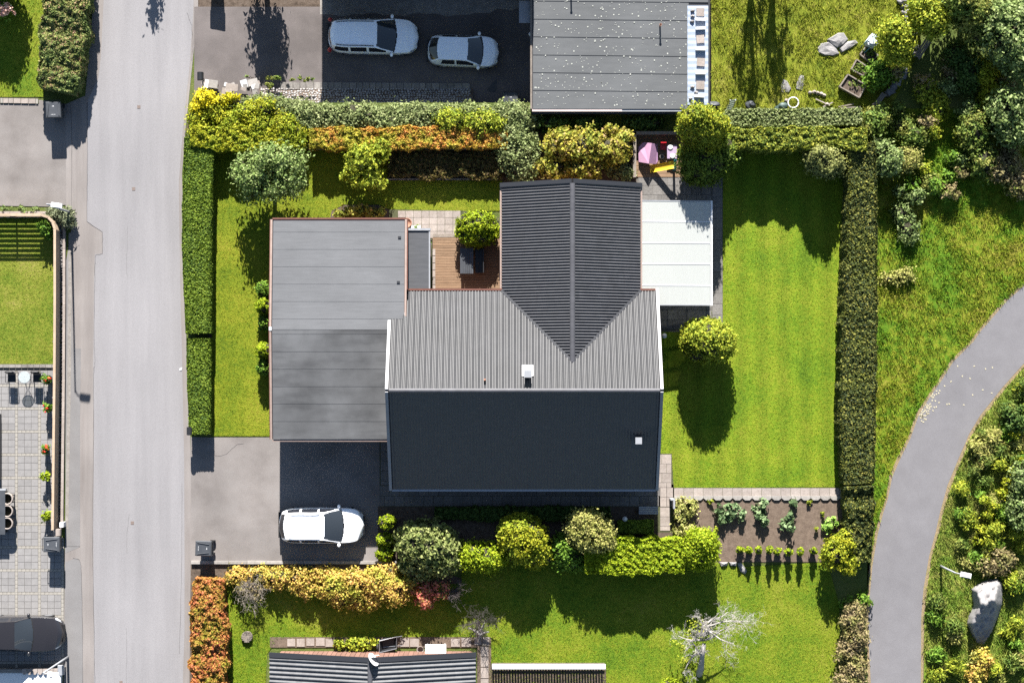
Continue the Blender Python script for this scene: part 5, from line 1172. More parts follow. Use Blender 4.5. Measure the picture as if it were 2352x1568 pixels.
for nm, lb, sp, mt in (('shrub','dark shrub shading the ground right of the yellow flowers',[(2345,1170,30,45,1.4,.05),(2350,1095,26,40,1.5,.05)],lm_wildg),('shrub','dark green verge shrub close to the footpath curve',[(2330,960,28,26,1.1,.05)],lm_dark),('shrub','yellowish shrub growing over the boulder tip',[(2300,1290,28,26,.9,.05),(2270,1300,20,20,.8,.05)],lm_dry),('shrub','peach-leaved bush at the lower end of the boulder',[(2258,1518,20,26,.9,.05),(2242,1545,22,20,.8,.05)],lm_orange2)):
    B(nm, lb, 'shrub', sp, mt, 1.0, .1, .22, core=.55)
# ------------------------------------------------------------------ cars
def smooth_interp(xs, zs, x):
    x = np.asarray(x, float); xs = np.array(xs); zs = np.array(zs)
    return np.mean([np.interp(x+d, xs, zs) for d in (-.03,-.015,0,.015,.03)], axis=0)
m_caredge = M('black_trim', [(.015,.015,.016)], rough=.5)
m_wind = M('windscreen_glass', [(.035,.042,.05)], rough=.05, spec=.7)
def car(name, label, cx, cy, rot, L, Wd, prof, belt, paint, ws, rg, side_w, z0=0.0, rails=None, roof_mat=None, tail=None, plate=True, rake=.36):
    c0 = W(cx, cy, z0+.8); e = empty(name, (c0.x, c0.y, z0), label, 'car')
    ca, sa = math.cos(rot), math.sin(rot)
    def T(p): return (c0.x+p[0]*ca-p[1]*sa, c0.y+p[0]*sa+p[1]*ca, z0+p[2])
    px = [p[0]*L for p in prof]; pz = [p[1] for p in prof]
    NXs = 150; th = np.linspace(-1, 1, NXs); xs = np.sign(th)*(1-(1-np.abs(th))**1.25)*L/2*.9995
    def hw(x):
        ee = np.abs(2*x/L); return Wd/2*(1-.05*ee**2.5)*np.maximum(1-ee**8, 1e-3)**(1/2.6)
    def par(x, y, w_): return x + .17*np.tanh(x*2.2)*(y/w_)**2
    def zt(x, y, w_): return smooth_interp(px, pz, par(x, y, w_)) - .045*(y/np.maximum(w_, .2))**2
    nt, ns = 14, 8; rows = []; kinds = []
    for x in xs:
        w_ = float(hw(x)); b = min(belt(x), float(zt(x, w_*.95, w_))-.015); ye = w_*.965
        for _ in range(8):
            z = float(zt(x, ye, w_)); ye = w_*.965-max(z-b, 0)*rake; ye = max(ye, w_*.3)
        ze = float(zt(x, ye, w_)); pts = []
        for k in range(nt+1):
            y = ye*math.sin(math.pi/2*k/nt)**.9; pts.append((x, y, float(zt(x, y, w_))))
        for k in range(1, ns+1):
            t = k/ns; pts.append((x, ye+(w_*.975-ye)*t, ze+(b-ze)*t-.0))
        for q, z in ((1.0, b-.1), (1.0, b-.28), (.995, .42), (.97, .3), (.9, .2)): pts.append((x, w_*q, min(z, b-.01)))
        rows.append((pts, ye, ze, b, w_))
    nr = len(rows[0][0]); grp = {}
    def put(key, quad): grp.setdefault(key, []).append(quad)
    for i in range(NXs-1):
        A, Bq = rows[i], rows[i+1]; xm = (xs[i]+xs[i+1])/2
        for k in range(nr-1):
            for s in (1, -1):
                q = [A[0][k], Bq[0][k], Bq[0][k+1], A[0][k+1]]
                ym = sum(p[1] for p in q)/4; zm = sum(p[2] for p in q)/4; w_ = A[4]; key = 'body'
                if k < nt:
                    pr = float(par(xm, ym, w_))/L
                    if ws[0] < pr < ws[1] and ym < A[1]-.05: key = 'windscreen'
                    elif rg[0] < pr < rg[1] and ym < A[1]-.07: key = 'rear_window'
                    elif rg[1] <= pr <= ws[0]: key = 'roof'
                    elif pr >= ws[1] and pr < ws[1]+.012: key = 'trim'
                elif k < nt+ns:
                    t = (k-nt+.5)/ns
                    if A[2]-A[3] > .12 and .1 < t < .86:
                        for j, (a, b) in enumerate(side_w):
                            lo = a; hi = b
                            if j == 0: lo = a+.03*(1-t)
                            if j == len(side_w)-1: hi = b-.0*(1-t)
                            if lo < xm/L < hi: key = 'side_window%d%s' % (j, 'l' if s > 0 else 'r')
                if key == 'body' and xm > L/2-.42 and ym > w_*.55 and .5 < zm < .92 and ym > .42 and xm > L/2-.5+.0: 
                    if zm > .58 and zm < .82 and k >= nt-3: key = 'headlight'+('l' if s > 0 else 'r')
                if key == 'body' and xm < -L/2+.16 and ym > Wd/2*.62 and .6 < zm < 1.12: key = 'tail_light'+('l' if s > 0 else 'r')
                if key == 'body' and zm < .34: key = 'sill'
                put(key, [(p[0], p[1]*s, p[2]) for p in (q if s < 0 else q[::-1])])
    names = {'body':('body',paint),'roof':('roof',roof_mat or paint),'windscreen':('windscreen',m_wind),'rear_window':('rear_window',m_glassd),'trim':('wiper_cowl',m_caredge),'sill':('sill',m_caredge)}
    bodyo = None
    for key in sorted(grp, key=lambda k: k != 'body'):
        quads = grp[key]
        nm, mt = names.get(key) or (('side_window', m_glassd) if key.startswith('side') else (('headlight', m_lampglass) if key.startswith('head') else ('tail_light', m_red)))
        idx = {}; V = []; F = []
        for q in quads:
            f = []
            for p in q:
                kk = (round(p[0],4), round(p[1],4), round(p[2],4))
                if kk not in idx: idx[kk] = len(V); V.append(T(p))
                if idx[kk] not in f: f.append(idx[kk])
            if len(f) > 2: F.append(tuple(f))
        mesh(nm, V, F, mt, e, True)
    # wheels
    for x in (-L*.285, L*.305):
        for s in (1, -1):
            y = s*(float(hw(x))-.1)
            q = MB(); q.cyl(T((x, y-.1, .33)), T((x, y+.1+s*.008, .33)), .33, n=20); wh = q.build('wheel', m_tyre, e)
            q = MB(); q.cyl(T((x, y+s*.1, .33)), T((x, y+s*.122, .33)), .22, n=16); q.build('rim', m_metal, wh)
    xm = ws[1]*L-.22
    for s in (1, -1):
        q = MB(); y = s*(float(hw(xm))+.09); q.blob(T((xm, y, belt(xm)+.08)), (.09, .12, .075), .05, 3, 10, 6); q.build('wing_mirror', paint if s > 0 else paint, e, True)
    q = MB(); q.box(T((0, 0, .28)), (L*.86 if abs(ca) > .5 else Wd*.8, Wd*.8 if abs(ca) > .5 else L*.86, .12), rz=0); q.build('underbody', m_caredge, e)
    fx = L/2-.03; q = MB(); q.box(T((fx, 0, .5)), (.08, Wd*.5, .2), rz=rot); q.build('grille', m_caredge, e)
    q = MB(); q.box(T((-L/2-.0, 0, .42)), (.1, Wd*.72, .18), rz=rot); q.build('rear_bumper', m_caredge, e)
    for s in ((1, -1) if tail else ()):
        q = MB(); q.blob(T((-L/2+.12, s*(Wd/2-.13), .92)), (.12,.12,.22), .05, 5, 10, 6); q.build('tail_light', m_red, e, True)
    if rails:
        a, b, mt = rails
        for s in (1, -1):
            q = MB(); P_ = []
            for x in np.linspace(a*L, b*L, 9):
                i = int(np.argmin(np.abs(xs-x))); P_.append(T((x, s*(rows[i][1]-.07), float(zt(x, rows[i][1]-.07, rows[i][4]))+.035)))
            q.tube(P_, .022, 6); q.build('roof_rail', mt, e, True)
    return e
def paintm(name, c, rough=.32, metal=0.0): 
    m = M(name, [c], rough=rough, spec=.5, metal=metal, coat=.8); return m
p_white = paintm('white_car_paint', (1.22,1.23,1.25)); p_white2 = paintm('cool_white_paint', (1.27,1.29,1.32)); p_silver = paintm('pale_silver_paint', (1.1,1.14,1.17), .35, .1); p_black = paintm('black_car_paint', (.022,.02,.022), .3)
car('parked_suv', 'white suv with pale roof rails parked below the garage', 738, 1206, 0, 4.52, 1.88,
    [(-.5,.6),(-.497,.95),(-.487,1.12),(-.42,1.5),(-.36,1.58),(-.12,1.63),(.05,1.58),(.26,1.1),(.27,1.07),(.38,1.02),(.46,.93),(.49,.78),(.5,.6)],
    lambda x: 1.03-.02*x/2, p_white, (.055,.262), (-.487,-.425), [(-.40,-.24),(-.22,-.03),(-.01,.16)], rails=(-.36,.0,p_white))
car('parked_estate_car', 'long white estate car with dark roof rails in the shaded drive', 857, 83, math.radians(-1), 4.84, 1.88,
    [(-.5,.6),(-.495,.9),(-.488,1.02),(-.465,1.36),(-.42,1.44),(-.12,1.5),(.05,1.46),(.25,1.02),(.26,.99),(.38,.93),(.46,.84),(.49,.72),(.5,.6)],
    lambda x: .94, p_white2, (.055,.255), (-.488,-.466), [(-.43,-.26),(-.24,-.06),(-.04,.15)], z0=PITZ, rails=(-.40,.02,m_black), tail=True)
car('parked_hatchback', 'small silver-white hatchback in front of the estate car', 1064, 117, math.radians(-2.2), 3.82, 1.66,
    [(-.5,.6),(-.497,.85),(-.485,.98),(-.36,1.36),(-.3,1.41),(-.08,1.43),(.07,1.38),(.275,.97),(.285,.94),(.38,.88),(.45,.8),(.485,.7),(.5,.58)],
    lambda x: .92, p_silver, (.07,.275), (-.478,-.36), [(-.31,-.11),(-.085,.15)], z0=PITZ, rake=.42)
car('parked_dark_car', 'glossy black car nosing out of the paved patio towards the street', 45, 1455, 0, 4.62, 1.86,
    [(-.5,.6),(-.497,.95),(-.487,1.1),(-.42,1.4),(-.36,1.46),(-.18,1.5),(-.03,1.45),(.16,1.04),(.17,1.01),(.32,.97),(.44,.88),(.485,.74),(.5,.6)],
    lambda x: .96, p_black, (-.025,.165), (-.487,-.43), [(-.42,-.28),(-.26,-.1),(-.08,.06)])

# ------------------------------------------------------------------ wheelie bins
def bin_(label, x, y, rot, z0=0.0):
    c = W(x, y, z0+1.1); e = empty('wheelie_bin', (c.x, c.y, z0), label, 'bin'); ca, sa = math.cos(rot), math.sin(rot)
    T = lambda a, b, z: Vector((c.x+a*ca-b*sa, c.y+a*sa+b*ca, z0+z))
    q = MB(); v = []
    for z, hx, hy in ((.06,.3,.31),(1.0,.37,.40)): v += [T(sx*hx, sy*hy, z) for sx, sy in ((-1,-1),(1,-1),(1,1),(-1,1))]
    q.add(v, [(3,2,1,0),(4,5,6,7),(0,1,5,4),(1,2,6,5),(2,3,7,6),(3,0,4,7)]); q.build('body', m_binlid, e)
    q = MB(); v = []
    for z, h in ((1.0,1.0),(1.05,1.0),(1.1,.9)): v += [T(sx*.4*h, sy*.43*h, z) for sx, sy in ((-1,-1),(1,-1),(1,1),(-1,1))]
    q.add(v, [(0,1,5,4),(1,2,6,5),(2,3,7,6),(3,0,4,7),(4,5,9,8),(5,6,10,9),(6,7,11,10),(7,4,8,11),(8,9,10,11),(3,2,1,0)]); lid = q.build('lid', m_binlid, e)
    for sx in (-1, 1):
        q = MB(); q.tube([T(sx*.3, -.32, 1.115), T(sx*.22, .3, 1.115)], .022, 6); q.build('lid_rib', m_binlid, lid)
    q = MB()
    for k, (a, b, w_, h_) in enumerate(((-.03,.18,.04,.03),(.03,.18,.03,.05),(-.1,-.26,.03,.02),(-.04,-.26,.04,.025),(.03,-.26,.04,.02),(.09,-.26,.03,.03))): q.box(T(a, b, 1.104), (w_ if abs(ca) > .5 else h_, h_ if abs(ca) > .5 else w_, .006))
    q.build('lid_marking', m_white, lid)['kind'] = 'stuff'
    q = MB(); q.tube([T(-.34,.44,.99), T(-.34,.5,1.0), T(.34,.5,1.0), T(.34,.44,.99)], .018, 6); q.build('handle', m_black, e)
    for sx in (-1, 1):
        q = MB(); q.cyl(T(sx*.3,.34,.14), T(sx*.36,.34,.14), .14, n=14); q.build('wheel', m_tyre, e)
bin_('dark grey wheelie bin on the patio beside the fence end', 118, 1250, math.radians(90))
bin_('dark grey wheelie bin standing alone on the asphalt drive', 467, 1259, math.radians(-92))
bin_('grey wheelie bin at the foot of the reddish-tipped hedge', 122, 252, math.radians(2))
bin_('pale grey wheelie bin beside the juniper belt', 1173, 231, math.radians(0), PITZ)
bin_('wheelie bin casting its shadow on the reddish northern drive', 490, -52, math.radians(0))

# ------------------------------------------------------------------ street lamps
def lamp(label, x, y, ang, h=5.0):
    c = g2(x, y); e = empty('street_lamp', c, label, 'street lamp')
    d = Vector((math.cos(ang), math.sin(ang), 0))
    q = MB(); q.tube([c, c+Vector((0,0,h*.3)), c+Vector((0,0,h))], [.065,.055,.04], 10); q.build('pole', m_greymetal, e, True)
    q = MB(); q.tube([c+Vector((0,0,h-.05)), c+Vector((0,0,h+.06))+d*.12, c+Vector((0,0,h+.1))+d*.3], .03, 8); q.build('arm', m_greymetal, e, True)
    q = MB(); p = c+Vector((0,0,h+.1))+d*.52; q.box(p, (.56,.26,.09), rz=ang); q.box(p+Vector((0,0,.055)), (.44,.2,.05), rz=ang); hd = q.build('lamp_head', m_white, e)
    q = MB(); q.box(p-Vector((0,0,.05)), (.4,.18,.02), rz=ang); q.build('lamp_glass', m_lampglass, hd)
lamp('street lamp beside the curved corner of the slatted fence', 164, 489, math.radians(-8))
lamp('street lamp on the verge above the boulder', 2160, 1299, math.radians(-12), 3.2)
lamp('street lamp by the grey box at the patio wall end', 156, 1508, math.radians(-8))

# ------------------------------------------------------------------ boxes at the kerb
def mailbox(label, x, y, sx, sy, h, mat, roundtop=True, cat='mailbox'):
    c = g2(x, y); e = empty('mailbox', c, label, cat)
    q = MB(); v = []; n = 8
    for s in (-1, 1):
        v.append((c.x-sx/2, c.y+s*sy/2, h-.3)); 
        for k in range(n+1):
            a = math.pi*k/n; v.append((c.x-sx/2*math.cos(a), c.y+s*sy/2, h-.15+.15*math.sin(a)))
        v.append((c.x+sx/2, c.y+s*sy/2, h-.3))
    m_ = n+3
    q.add(v, [tuple(range(m_)), tuple(range(2*m_-1, m_-1, -1))]+[(k, m_+k, m_+(k+1)%m_, (k+1)%m_) for k in range(m_)]); q.build('box', mat, e)
    q = MB(); q.box((c.x, c.y, (h-.3)/2), (.08,.08,h-.3)); q.build('post', m_timber, e)
    q = MB(); q.box((c.x, c.y-sy/2-.008, h-.16), (sx*.7,.015,.05)); q.build('slot_flap', m_black, e)
mailbox('round-topped black mailbox at the end of the street hedge', 443, 988, .3, .42, 1.15, m_black)
mailbox('round-topped black mailbox beside the pile of stone slabs', 467, 182, .32, .42, 1.1, m_black)
mailbox('grey letter box on the patio wall by the street lamp', 150, 1531, .34, .5, 1.1, m_greymetal)
mailbox('beige letter box at the end of the slatted fence', 140, 1219, .36, .36, .9, m_slabl)
q = MB(); q.bx(143, 152, 1197, 1208, 0, .6); tag(q.build('gate_post', m_white), 'short white post where the slatted fence ends', 'post')

# ------------------------------------------------------------------ heap of slabs by the mailbox
for k in range(26):
    x, y = R.uniform(462, 592), R.uniform(190, 214)
    sx, sy = (R.uniform(.3,.55), R.uniform(.3,.5)) if k % 3 == 0 else (R.uniform(.15,.35), R.uniform(.12,.3))
    q = MB(); q.box(g2(x, y, .12+R.uniform(0,.2)), (sx, sy, .07), rz=R.uniform(-.4,.4), rx=R.uniform(-.15,.15))
    tag(q.build('stone_slab', R.choice([m_slabl, m_slabl, m_white, m_conc])), 'loose pale slab in the heap beside the street mailbox', 'slab', 'slabs heaped beside the mailbox')
B('weeds', 'strip of green weeds along the northern drive edge', 'weeds', [(575,178,20,2,.1,0),(625,180,22,3,.12,0),(690,183,30,4,.15,0),(615,197,12,7,.2,0)], lm_wild, .9, .07, .07, core=0)

# ------------------------------------------------------------------ patio furniture
def mchair(label, x, y, rot=0):
    c = g2(x, y); e = empty('garden_chair', c, label, 'chair', 'metal chairs by the glass table'); ca, sa = math.cos(rot), math.sin(rot)
    T = lambda a, b, z: Vector((c.x+a*ca-b*sa, c.y+a*sa+b*ca, z))
    q = MB(); q.add([T(-.22,-.22,.43), T(.22,-.22,.43), T(.2,.22,.42), T(-.2,.22,.42)], [(0,1,2,3)]); q.box(T(0,0,.42), (.42,.42,.02)); q.build('seat', m_black, e)
    q = MB(); q.box(T(0,.27,.68), (.4,.03,.45), rx=-.2); q.build('backrest', m_black, e)
    for s in (-1, 1):
        q = MB(); q.tube([T(s*.25,-.26,0), T(s*.26,-.24,.4), T(s*.27,-.22,.62), T(s*.27,.1,.64), T(s*.25,.27,.6), T(s*.24,.32,.9)], .014, 6); q.build('arm_frame', m_black, e, True)
        q = MB(); q.tube([T(s*.25,.3,0), T(s*.24,.27,.6)], .014, 6); q.build('leg', m_black, e, True)
    q = MB(); q.tube([T(-.24,.32,.9), T(-.12,.38,.95), T(.12,.38,.95), T(.24,.32,.9)], .014, 6); q.build('top_bar', m_black, e, True)
mchair('black metal armchair on the far side of the round glass table', 32, 868)
mchair('black metal armchair between the glass table and the flower pots', 90, 868)
gt = empty('glass_table', g2(64, 866), 'small round glass table between the black armchairs', 'table')
m_gl, N_, L_ = nodes('clear_glass'); N_['Principled BSDF'].inputs['Base Color'].default_value = (.6,.65,.65,1); N_['Principled BSDF'].inputs['Roughness'].default_value = .08
pt_ = N_.new('ShaderNodeBsdfTransparent'); pt_.inputs['Color'].default_value = (.75,.78,.78,1); mx_ = N_.new('ShaderNodeMixShader'); mx_.inputs[0].default_value = .7
L_.new(N_['Principled BSDF'].outputs[0], mx_.inputs[1]); L_.new(pt_.outputs[0], mx_.inputs[2]); L_.new(mx_.outputs[0], N_['Material Output'].inputs['Surface'])
c = g2(64, 866); q = MB(); q.lathe((c.x, c.y, .7), [(.3,0),(.31,.008),(.3,.016)], 28); q.build('top', m_gl, gt)
q = MB(); q.tube([(c.x+.31*math.cos(k*math.pi/14), c.y+.31*math.sin(k*math.pi/14), .7) for k in range(29)], .012, 6); q.build('rim', m_greymetal, gt, True)
for k in range(4):
    a = math.pi/4+k*math.pi/2; q = MB(); q.tube([(c.x+.3*math.cos(a), c.y+.3*math.sin(a), .69), (c.x+.05*math.cos(a), c.y+.05*math.sin(a), .4), (c.x+.26*math.cos(a), c.y+.26*math.sin(a), .03)], .012, 6); q.build('leg', m_greymetal, gt, True)
def pot(label, x, y, flowers, r=.16, h=.42, big_=.26, mat=m_black, z0=.03):
    c = g2(x, y, z0); e = empty('flower_pot', c, label, 'flower pot', 'flower pots along the slatted fence')
    q = MB(); q.lathe(c, [(r*.7,0),(r,h),(r*1.08,h),(r*1.08,h+.03),(r*.9,h+.03),(r*.88,h-.03)], 18); q.build('pot', mat, e, True)
    rg = np.random.default_rng(int(x*y)); P_, N_p = crown_pts([(c.x, c.y, z0+h+.12, big_, big_, .2)], 320, .1, rg, up=.8); leaf_obj('foliage', P_, N_p, .075, lm_green if flowers else lm_lime, e, rng=rg)
    if flowers:
        P_, N_p = crown_pts([(c.x, c.y, z0+h+.2, big_*.95, big_*.95, .18)], 46, .05, rg, up=1.2); leaf_obj('blossom', P_, N_p, .09, lm_redf, e, .4, 1.0, rg)
for x, y, f, lb in ((114,868,1,'reddish flower pot beside the black armchair'),(112,934,1,'flower pot with orange blooms next to the glass table end of the fence'),(108,1030,1,'flower pot of red geraniums midway along the fence'),(109,1094,0,'leafy pot without flowers after the red geraniums'),(109,1182,0,'round bright green pot plant by the fence end')):
    pot(lb, x+2, y, f)
dt_ = empty('dining_table', g2(-8, 1171), 'dark outdoor dining table under a cover beside the wicker chairs', 'table')
q = MB(); q.bx(-40, 21, 1122, 1224, .7, .76); q.build('top', m_binlid, dt_)
q = MB(); q.bx(-42, 22.5, 1120, 1124, .5, .77); q.build('cover_edge', m_greymetal, dt_)
for x, y in ((-30,1128),(16,1128),(-30,1218),(16,1218)):
    q = MB(); q.box(g2(x, y, .35), (.08,.08,.7)); q.build('leg', m_black, dt_)
for k, (y, lb) in enumerate(((1143,'wicker armchair at the covered table, next to the leafy pot'),(1171,'middle wicker armchair at the covered table'),(1199,'wicker armchair at the covered table, towards the wheelie bin'))):
    c = g2(26, y); e = empty('wicker_chair', c, lb, 'chair', 'wicker armchairs at the covered table')
    q = MB(); q.box((c.x, c.y, .42), (.42,.44,.08)); q.build('seat', m_twig, e)
    P_ = [(c.x+.28*math.cos(a)-.02, c.y+.29*math.sin(a), .72) for a in np.linspace(-2.0, 2.0, 15)]
    q = MB(); q.tube(P_, .04, 8); q.build('back_rim', m_slabl, e, True)
    q = MB(); v = []
    for p in P_: v += [(p[0], p[1], .4), (p[0], p[1], .72)]
    q.add(v, [(2*i, 2*i+2, 2*i+3, 2*i+1) for i in range(14)]); q.build('backrest', m_timber, e, True)
    for sx in (-.18,.18):
        for sy in (-.19,.19):
            q = MB(); q.box((c.x+sx, c.y+sy, .2), (.05,.05,.4)); q.build('leg', m_timber, e)
sf = empty('garden_sofa', g2(-20, 1030), 'dark low garden sofa on the cobble-banded patio', 'sofa')
q = MB(); q.bx(-55, 4, 950, 1100, .05, .4); q.build('seat', m_binlid, sf); q = MB(); q.bx(-60, -48, 950, 1100, .05, .8); q.build('backrest', m_binlid, sf)
pl = empty('block_planter', g2(95, 1545), 'planter wall of shaped concrete blocks filled with white gravel', 'planter')
for k in range(8):
    x = 55+k*12; q = MB(); q.prism([g2(*p)[:2] for p in ((x+.4,1532),(x+11.6,1532),(x+11.6,1539),(x+8,1545),(x+4,1545),(x+.4,1539))], 0, .45); q.build('block', m_slabl, pl)
q = MB(); q.bx(-60, 143, 1541, 1640, 0, .35); q.build('gravel', M('white_gravel', [(.8,.8,.8),(1.0,1.0,.98)], 20, .9, .5, 50), pl)
q = MB(); q.bx(-60, 55, 1533, 1541, 0, .42); q.build('edge_wall', m_concd, pl)

# ------------------------------------------------------------------ deck furniture and pots
tb = empty('deck_table', g2(1072, 600), 'grey slatted deck table in the shade of the clipped thuja', 'table')
for k in range(7):
    q = MB(); q.bx(1058+k*4.3, 1061.8+k*4.3, 572, 630, .72, .76); q.build('slat', m_binlid, tb)
for x, y in ((1062,576),(1084,576),(1062,626),(1084,626)):
    q = MB(); q.box(g2(x, y, .38), (.07,.07,.7)); q.build('leg', m_black, tb)
bn = empty('deck_bench', g2(1100, 600), 'black framed bench beside the slatted deck table', 'bench')
for k in range(2):
    q = MB(); q.bx(1092+k*9, 1100+k*9, 574, 628, .42, .45); q.build('slat', m_black, bn)
for y in (576, 601, 626):
    q = MB(); q.bx(1092, 1112, y-1, y+1, .05, .42); q.build('frame', m_black, bn)
q = MB(); q.bx(1110, 1112, 574, 628, .5, .85); q.build('backrest', m_black, bn)
tp = empty('terracotta_tub', g2(936, 516), 'big round terracotta tub at the garage corner', 'tub')
c = W(935, 512, .4); q = MB(); q.lathe((c.x, c.y, .02), [(.18,0),(.24,.42),(.26,.42),(.26,.46),(.22,.46),(.2,.4)], 22); q.build('pot', m_terracotta, tp, True)
q = MB(); q.lathe((c.x, c.y, .36), [(.21,0),(.2,.03)], 18); q.build('soil', m_soil, tp)
wp = empty('white_planter', g2(956, 528), 'white tub with spiky stems by the entrance roof', 'planter')
c = W(955, 522, .5); q = MB(); q.box((c.x, c.y, .22), (.5,.22,.42)); q.build('tub', m_white, wp)
P_, N_p = crown_pts([(c.x, c.y, .6, .2, .1, .25)], 60, .1, G, up=1); leaf_obj('stems', P_, N_p, .03, lm_wildg, wp, .5, 6)
gl = MB(); c = W(1526, 771, .6); gl.lathe((c.x, c.y, .45), [(.0,0),(.1,.04),(.14,.14),(.1,.24),(.0,.28)], 16); gl.cyl((c.x, c.y, 0), (c.x, c.y, .46), .03)
tag(gl.build('garden_lamp', m_white, None, True), 'white globe garden lamp in the shade of the patio canopy', 'garden lamp')
gl = MB(); c = W(1435, 1192, .7); gl.lathe((c.x, c.y, .55), [(.0,0),(.1,.04),(.15,.15),(.1,.26),(.0,.3)], 16); gl.cyl((c.x, c.y, 0), (c.x, c.y, .56), .03)
tag(gl.build('garden_lamp', m_white, None, True), 'white globe garden lamp above the dark low hedge', 'garden lamp')
gbn = empty('garden_bench', g2(1488, 1170), 'grey slatted garden bench at the corner of the south path', 'bench')
for k in range(4):
    q = MB(); q.bx(1466, 1510, 1161+k*4.6, 1165+k*4.6, .42, .45); q.build('slat', m_greymetal, gbn)
for x in (1470, 1506):
    q = MB(); q.bx(x-1, x+1, 1161, 1179, 0, .42); q.build('leg', m_black, gbn)
gp_ = empty('garden_gate', g2(1543, 1160), 'short dark gate post pair beside the vegetable bed', 'gate')
for x0, x1, y0, y1 in ((1537,1547,1143,1146),(1543,1547,1146,1165)):
    q = MB(); q.bx(x0, x1, y0, y1, 0, .9); q.build('panel', m_greymetal, gp_)

# ------------------------------------------------------------------ cottage garden bits
wb = empty('wheelbarrow', g2(893, 1478), 'black wheelbarrow tipped beside the satellite dish', 'wheelbarrow')
c = g2(893, 1476, 0); q = MB(); v = []
for z, a, b in ((.3,.3,.22),(.58,.46,.3)): v += [(c.x+sx*a, c.y+sy*b+sx*a*.25, z) for sx, sy in ((-1,-1),(1,-1),(1,1),(-1,1))]
q.add(v, [(0,1,2,3),(0,4,5,1),(1,5,6,2),(2,6,7,3),(3,7,4,0)]); q.build('tray', m_black, wb)
q = MB(); q.tube([(c.x-.46,c.y-.42,.58),(c.x+.46,c.y-.2,.58),(c.x+.46,c.y+.42,.58),(c.x-.46,c.y+.2,.58),(c.x-.46,c.y-.42,.58)], .025, 6); q.build('rim', m_metal, wb)
q = MB(); q.cyl((c.x-.62,c.y-.2,.2),(c.x-.54,c.y-.2,.2),.2,n=14); q.build('wheel', m_tyre, wb)
for s in (-1,1):
    q = MB(); q.tube([(c.x-.5,c.y+s*.2,.25),(c.x+.75,c.y+s*.25+.2,.5)], .02, 6); q.build('handle', m_metal, wb)
wt_ = empty('white_table', g2(1002, 1492), 'white rectangular garden table against the cottage gable', 'table')
q = MB(); q.bx(978, 1026, 1474, 1500, .7, .74); q.build('top', m_white, wt_)
for x, y in ((982,1478),(1022,1478),(982,1496),(1022,1496)):
    q = MB(); q.box(g2(x, y, .35), (.05,.05,.7)); q.build('leg', m_white, wt_)
pp = MB(); pp.lathe(g2(966,1490,0), [(.14,0),(.2,.25),(.17,.25),(.12,.05)], 14); tag(pp.build('clay_pot', m_slabl, None, True), 'empty clay pot between wheelbarrow and white table', 'pot')
ml = empty('well_cover', g2(567, 1462), 'round wooden well cover on the south lawn', 'well cover')
q = MB(); q.lathe(W(567,1462,.15), [(.3,-.15),(.3,0),(.29,.02)], 22); q.build('rim', m_timber, ml)
for k in range(6):
    q = MB(); c = W(567,1462,.18); yy_ = -.24+k*.095; hw_ = math.sqrt(max(.27**2-yy_**2, .01)); q.box((c.x, c.y+yy_, .185), (2*hw_, .085, .03)); q.build('plank', m_timber, ml)

# ------------------------------------------------------------------ things on the neighbour's long grass
def rock(label, pts, h, seed):
    c = g2(sum(p[0] for p in pts)/len(pts), sum(p[1] for p in pts)/len(pts)); q = MB(); rr = random.Random(seed); v = []; n = len(pts)
    for f, z in ((1.0,-.05),(.96,h*.5),(.86,h*.8),(.45,h)):
        for p in pts:
            g = g2(*p); v.append((c.x+(g.x-c.x)*f, c.y+(g.y-c.y)*f, z+rr.uniform(-.02,.02)*(z > 0)*1.6))
    v.append((c.x, c.y, h*1.15)); fs = []
    for r in range(3):
        for k in range(n): fs.append((r*n+k, r*n+(k+1)%n, (r+1)*n+(k+1)%n, (r+1)*n+k))
    fs += [(3*n+k, 3*n+(k+1)%n, 4*n) for k in range(n)]
    if sum(g2(*pts[i]).x*g2(*pts[(i+1)%n]).y-g2(*pts[(i+1)%n]).x*g2(*pts[i]).y for i in range(n)) < 0: fs = [f[::-1] for f in fs]
    q.add(v, fs); tag(q.build('rock', m_rock), label, 'rock', 'flat rocks in the long grass')
rock('pale flat rock in the long grass, nearest the roof sheet', [(1876,112),(1885,100),(1902,97),(1918,108),(1928,124),(1915,130),(1893,129),(1880,122)], .16, 1)
rock('largest pale flat rock in the long grass', [(1898,92),(1925,76),(1938,76),(1948,92),(1936,105),(1922,112),(1906,102)], .2, 2)
rock('narrow flat rock pointing at the water tank', [(1926,114),(1945,96),(1965,92),(1971,99),(1952,112),(1932,122)], .14, 3)
rock('half-buried rock slab by the white ring pot', [(1795,212),(1793,195),(1799,182),(1808,186),(1818,205),(1812,214)], .08, 4)
rock('half-buried upright rock slab beside the stone row', [(1827,206),(1830,188),(1838,172),(1847,174),(1847,192),(1842,210)], .08, 5)
rock('pale stone at the end of the young thuja row', [(1693,1292),(1702,1290),(1716,1310),(1712,1318),(1700,1312)], .1, 6)
rock('flat grey edging stone below the lime conifer', [(1652,1290),(1672,1290),(1670,1298),(1656,1300)], .16, 7)
rock('second flat grey edging stone below the lime conifer', [(1674,1290),(1692,1290),(1690,1298),(1678,1298)], .16, 8)
